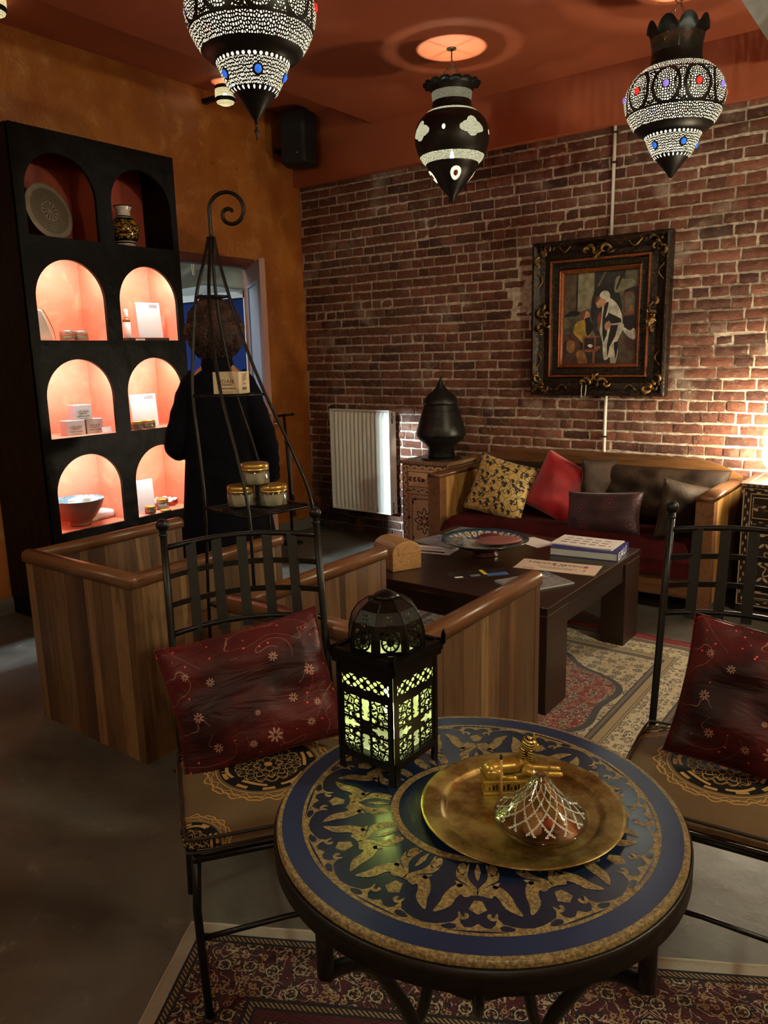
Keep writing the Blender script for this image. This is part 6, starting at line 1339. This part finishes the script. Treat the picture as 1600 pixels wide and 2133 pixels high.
# round pierced plate
gp = G('aged_pierced_metal_plate', .45, .35); x, y, z = gp.xyz(); r = (x * x + y * y).sqrt(); th = gp.m('ARCTAN2', y, x); vv = gp.voro(gp.vec(x, y, 0), 95, 'DISTANCE_TO_EDGE', dim='2D', rnd=.35); lace = (vv > .12) * gp.band(r, .055, .128); ros = ((th * 12.0).cos() > .1) * gp.band(r, .012, .05); gp.set('Base Color', gp.mix(lace.mx(ros) * .85, gp.mix(gp.noise(scale=20), '#74695a', '#988b76'), '#2c2218')); M_plate = gp.mat
c = MB().lathe([(.0001, .004), (.138, .004), (.142, .001), (.151, -.001), (.158, .002), (.159, .006), (.151, .0055), (.143, .0085), (.0001, .0095)], 64, cap=False)
pl = c.build('plate', M_plate, None, loc=(-4.265, 2.600, 2.2308 + .157)); pl.rotation_euler = Matrix(((0, -.22, .975), (.98, 0, .0), (0, .975, .22))).to_euler() if False else (radians(78), 0, radians(100))
tag(pl, 'large round pierced metal plate leaning in the dark top left niche', 'plate')
gv = G('black_gold_glaze', .15); u, v = gv.uv(); n = gv.noise(gv.vec(u * 8, v * 16, 0), 1.3, 1, .5, 2.4); sw = gv.band(n, .44, .56); c_ = gv.mix(sw * gv.band(v, .055, .165), '#14110f', '#a97f2e'); c_ = gv.mix((v < .028).mx(v > .192), c_, '#c9bcae'); c_ = gv.mix((v > .246), c_, '#161616'); c_ = gv.mix(gv.band(v, .036, .040).mx(gv.band(v, .18, .184)), c_, '#c9bcae'); gv.set('Base Color', c_); gv.set('Coat Weight', .5)
c = MB().lathe([(.052, 0), (.058, .004), (.060, .03), (.078, .06), (.092, .10), (.090, .13), (.075, .16), (.055, .178), (.043, .19), (.042, .22), (.055, .245), (.057, .252), (.05, .254), (.038, .23), (.036, .20)], 48); tag(c.build('vase', gv.mat, None, loc=(-4.27, 3.10, 2.2303)), 'black ceramic vase with gold scrolls and white neck in the top right niche', 'vase')
M_lid = simple('pale_metal_lid', '#b9b5ae', .3, .8); M_white2 = simple('white_cream', '#cfc8bf', .6)
for k, (y, lab) in enumerate(((2.625, 'low glass jar with silver lid in the upper lit left niche, the left of two'), (2.715, 'low glass jar with silver lid in the upper lit left niche, the right of two'))): jar(lab, (-4.25, y, 1.6685), .042, .058, M_content, M_lid, 'low glass jars in the upper lit left niche')
g = thing('folded_towel', 'pale folded cloth with corded edge leaning at the left of the upper lit niche', 'cloth', (-4.22, 2.455, 1.6683)); c = MB(); P = [(-.03, 0), (.06, 0), (.028, .10), (.0, .17), (-.03, .175)]; c.prism(P, -.02, .02, ax=lambda y, z, x: (x, y, z)); c.build('cloth', M_white, g, bevel=.008, bseg=3); c = MB().tube(catmull([(.024, .065, .002), (.024, .055, .06), (.024, .03, .12), (.024, .0, .178)], 5), .004, 6); c.build('corded_edge', simple('rope_edge', '#c8a878', .7), g)
g = thing('spray_bottle', 'slim amber spray bottle with white cap in the upper lit right niche', 'bottle', (-4.27, 3.055, 1.6683)); c = MB().lathe([(.022, 0), (.024, .004), (.024, .115), (.012, .125)], 24); c.build('bottle_body', simple('white_label', '#e4ded4', .5), g); c = MB().lathe([(.0245, .118), (.0235, .132), (.012, .142)], 24); c.build('amber_shoulder', simple('amber_glass', '#9a5a14', .15), g); c = MB().lathe([(.012, .1425), (.013, .15), (.0135, .19), (.010, .196)], 20); c.build('cap', M_white, g)
def card(label, loc, w, h, lean, t=.004, marks=True, rz=0.0):
    g = thing('display_card', label, 'card', loc, rz); a = lean; c = MB().at(Matrix.Rotation(-a, 4, 'Y')); c.box((-t, -w / 2, 0), (0, w / 2, h)); c.build('sheet', M_paper, g)
    if marks:
        c = MB().at(Matrix.Rotation(-a, 4, 'Y'))
        for k in range(3): c.box((.0002, w * .05, h * (.93 - k * .035)), (.0006, w * .40, h * (.945 - k * .035)))
        c.build('print', M_ink, g)
    c = MB().at(Matrix.Rotation(-a, 4, 'Y')); c.box((-t - .004, -.01, 0), (-t - .0005, .01, h * .7)); c.build('easel_back', M_ink, g); return g
card('large white information card in the upper lit right niche beside the bottle', (-4.24, 3.215, 1.690), .185, .22, .09); c = MB().box((-.10, -.155, 0), (.05, .15, .018)); tag(c.build('black_tray', simple('matt_black', '#191614', .6), None, loc=(-4.24, 3.165, 1.6685), bevel=.002), 'flat black slab under the white card in the upper lit right niche', 'tray')
c = MB().box((0, -.03, 0), (.03, .03, .012)); tag(c.build('small_white_box', M_white, None, loc=(-4.185, 3.07, 1.6685), rot=(0, 0, .4)), 'tiny white box lying before the black slab in the upper lit right niche', 'box')
cg = 'UDAH cartons stacked in the middle left niche'; cr = pi / 2 - .10
carton('grey UDAH carton in the middle left niche, lower left of the stack', (-4.26, 2.605, 1.1155), cr, .115, .085, .088, M_grey, cg); carton('grey UDAH carton in the middle left niche, lower right of the stack', (-4.27, 2.737, 1.1155), cr + .08, .11, .08, .088, M_grey, cg); carton('grey UDAH carton on top of the two others in the middle left niche', (-4.265, 2.665, 1.2040), cr, .112, .084, .088, M_grey, cg)
c = MB().box((0, -.03, 0), (.004, .03, .035)); tag(c.build('price_card', M_white, None, loc=(-4.19, 2.79, 1.1155), rot=(0, -.25, 0)), 'small white price card right of the UDAH cartons', 'card')
card('white card with a small drawing in the middle right niche', (-4.27, 3.14, 1.1155), .20, .215, .08)
for k, (y, lab) in enumerate(((3.01, 'low jar before the white card in the middle right niche, left one'), (3.105, 'low jar before the white card in the middle right niche, right one'))): jar(lab, (-4.20, y, 1.1155), .044, .052, M_white2, None, 'low jars in the middle right niche')
g = thing('glazed_bowl', 'deep brown bowl glazed pale blue inside in the bottom left niche', 'bowl', (-4.27, 2.60, .5605)); c = MB().lathe([(.06, 0), (.062, .012), (.058, .018), (.09, .05), (.13, .11), (.148, .16)], 48); c.f.pop(); c.mi.pop(); c.sm.pop(); c.rn.pop(); c.uv.pop(); c.build('bowl_body', simple('brown_clay', '#7a4636', .35, vary=.2), g); c = MB().lathe([(.148, .16), (.150, .163), (.146, .165), (.125, .115), (.08, .05), (.0001, .03)], 48, cap=False); c.build('glazed_inside', simple('pale_blue_glaze', '#5f8f9c', .15, vary=.4, scale=20), g)
def crump2(s): 
    def f(u, v): a = 2 * pi * u; d = noise.noise(Vector((cos(a) * 2 + s, sin(a) * 2, v * 4))) * .03; r = .07 * v + .01; return ((r + d * v) * cos(a), (r + d * v) * sin(a) * 1.3, .02 * (1 - v) + d * .6 + .02)
    return f
tag(MB().grid(crump2(3), 24, 8, smooth=False).build('wrapped_packet', M_white, None, loc=(-4.26, 2.63, .695)), 'crinkled white packet lying in the brown bowl of the bottom left niche', 'packet')
c = MB(); c.box((-.06, -.09, 0), (.06, .09, .055)); tag(c.build('white_bundle', M_white, None, loc=(-4.345, 2.77, .5605), rot=(0, 0, .05), bevel=.02, bseg=4), 'white wrapped bundle behind the brown bowl in the bottom left niche', 'bundle')
card('plain white card standing in the bottom right niche', (-4.25, 3.075, .5605), .135, .215, .07, marks=False)
jar('small jar with gold lid at the front of the bottom right niche', (-4.19, 3.055, .5605), .036, .05, M_white2, None, 'small gold lidded jars in the bottom right niche'); jar('small jar with gold lid beside a loose lid in the bottom right niche', (-4.23, 3.185, .5605), .04, .075, M_white2, None, 'small gold lidded jars in the bottom right niche')
lathe_obj('jar_lid', 'loose gold lid lying flat in the bottom right niche', 'lid', (-4.17, 3.16, .5605), [(.036, 0), (.037, .01), (.034, .012)], M_goldlid); tag(MB().grid(crump2(8), 24, 8, smooth=False).build('crumpled_cloth', M_white, None, loc=(-4.34, 3.27, .575)), 'crumpled white cloth at the back of the bottom right niche', 'cloth')

# pole with tassel by the door
g = thing('fire_poker', 'black iron pole with cross handle and hanging braided cord beside the open door', 'pole', (-4.40, 4.60, 0)); c = MB().tube([(0, 0, 0), (.0, 0, .6), (-.03, .0, 1.09)], .012, 8); c.build('pole', M_iron, g); c = MB().tube([(-.08, -.02, 1.07), (.05, .02, 1.085)], .010, 8); c.ball((.05, .02, 1.085), .016); c.ball((-.08, -.02, 1.07), .014); c.build('cross_handle', M_iron, g)
c = MB().tube(catmull([(-.02, -.02, .86), (.02, -.03, .88), (.05, -.03, .82), (.05, -.03, .62), (.055, -.03, .42)], 6), .008, 6); c.build('braided_cord', simple('grey_braid', '#77706a', .8, vary=.4, scale=120), g)
c = MB()
for k in range(14): a = k * .9; c.tube([(.055 + .008 * cos(a), -.03 + .008 * sin(a), .43), (.055 + .022 * cos(a), -.03 + .022 * sin(a), .24)], .003, 4)
c.build('tassel', M_iron, g)
c = MB().lathe([(.09, 0), (.09, .01), (.02, .02)], 20); c.build('foot', M_iron, g)
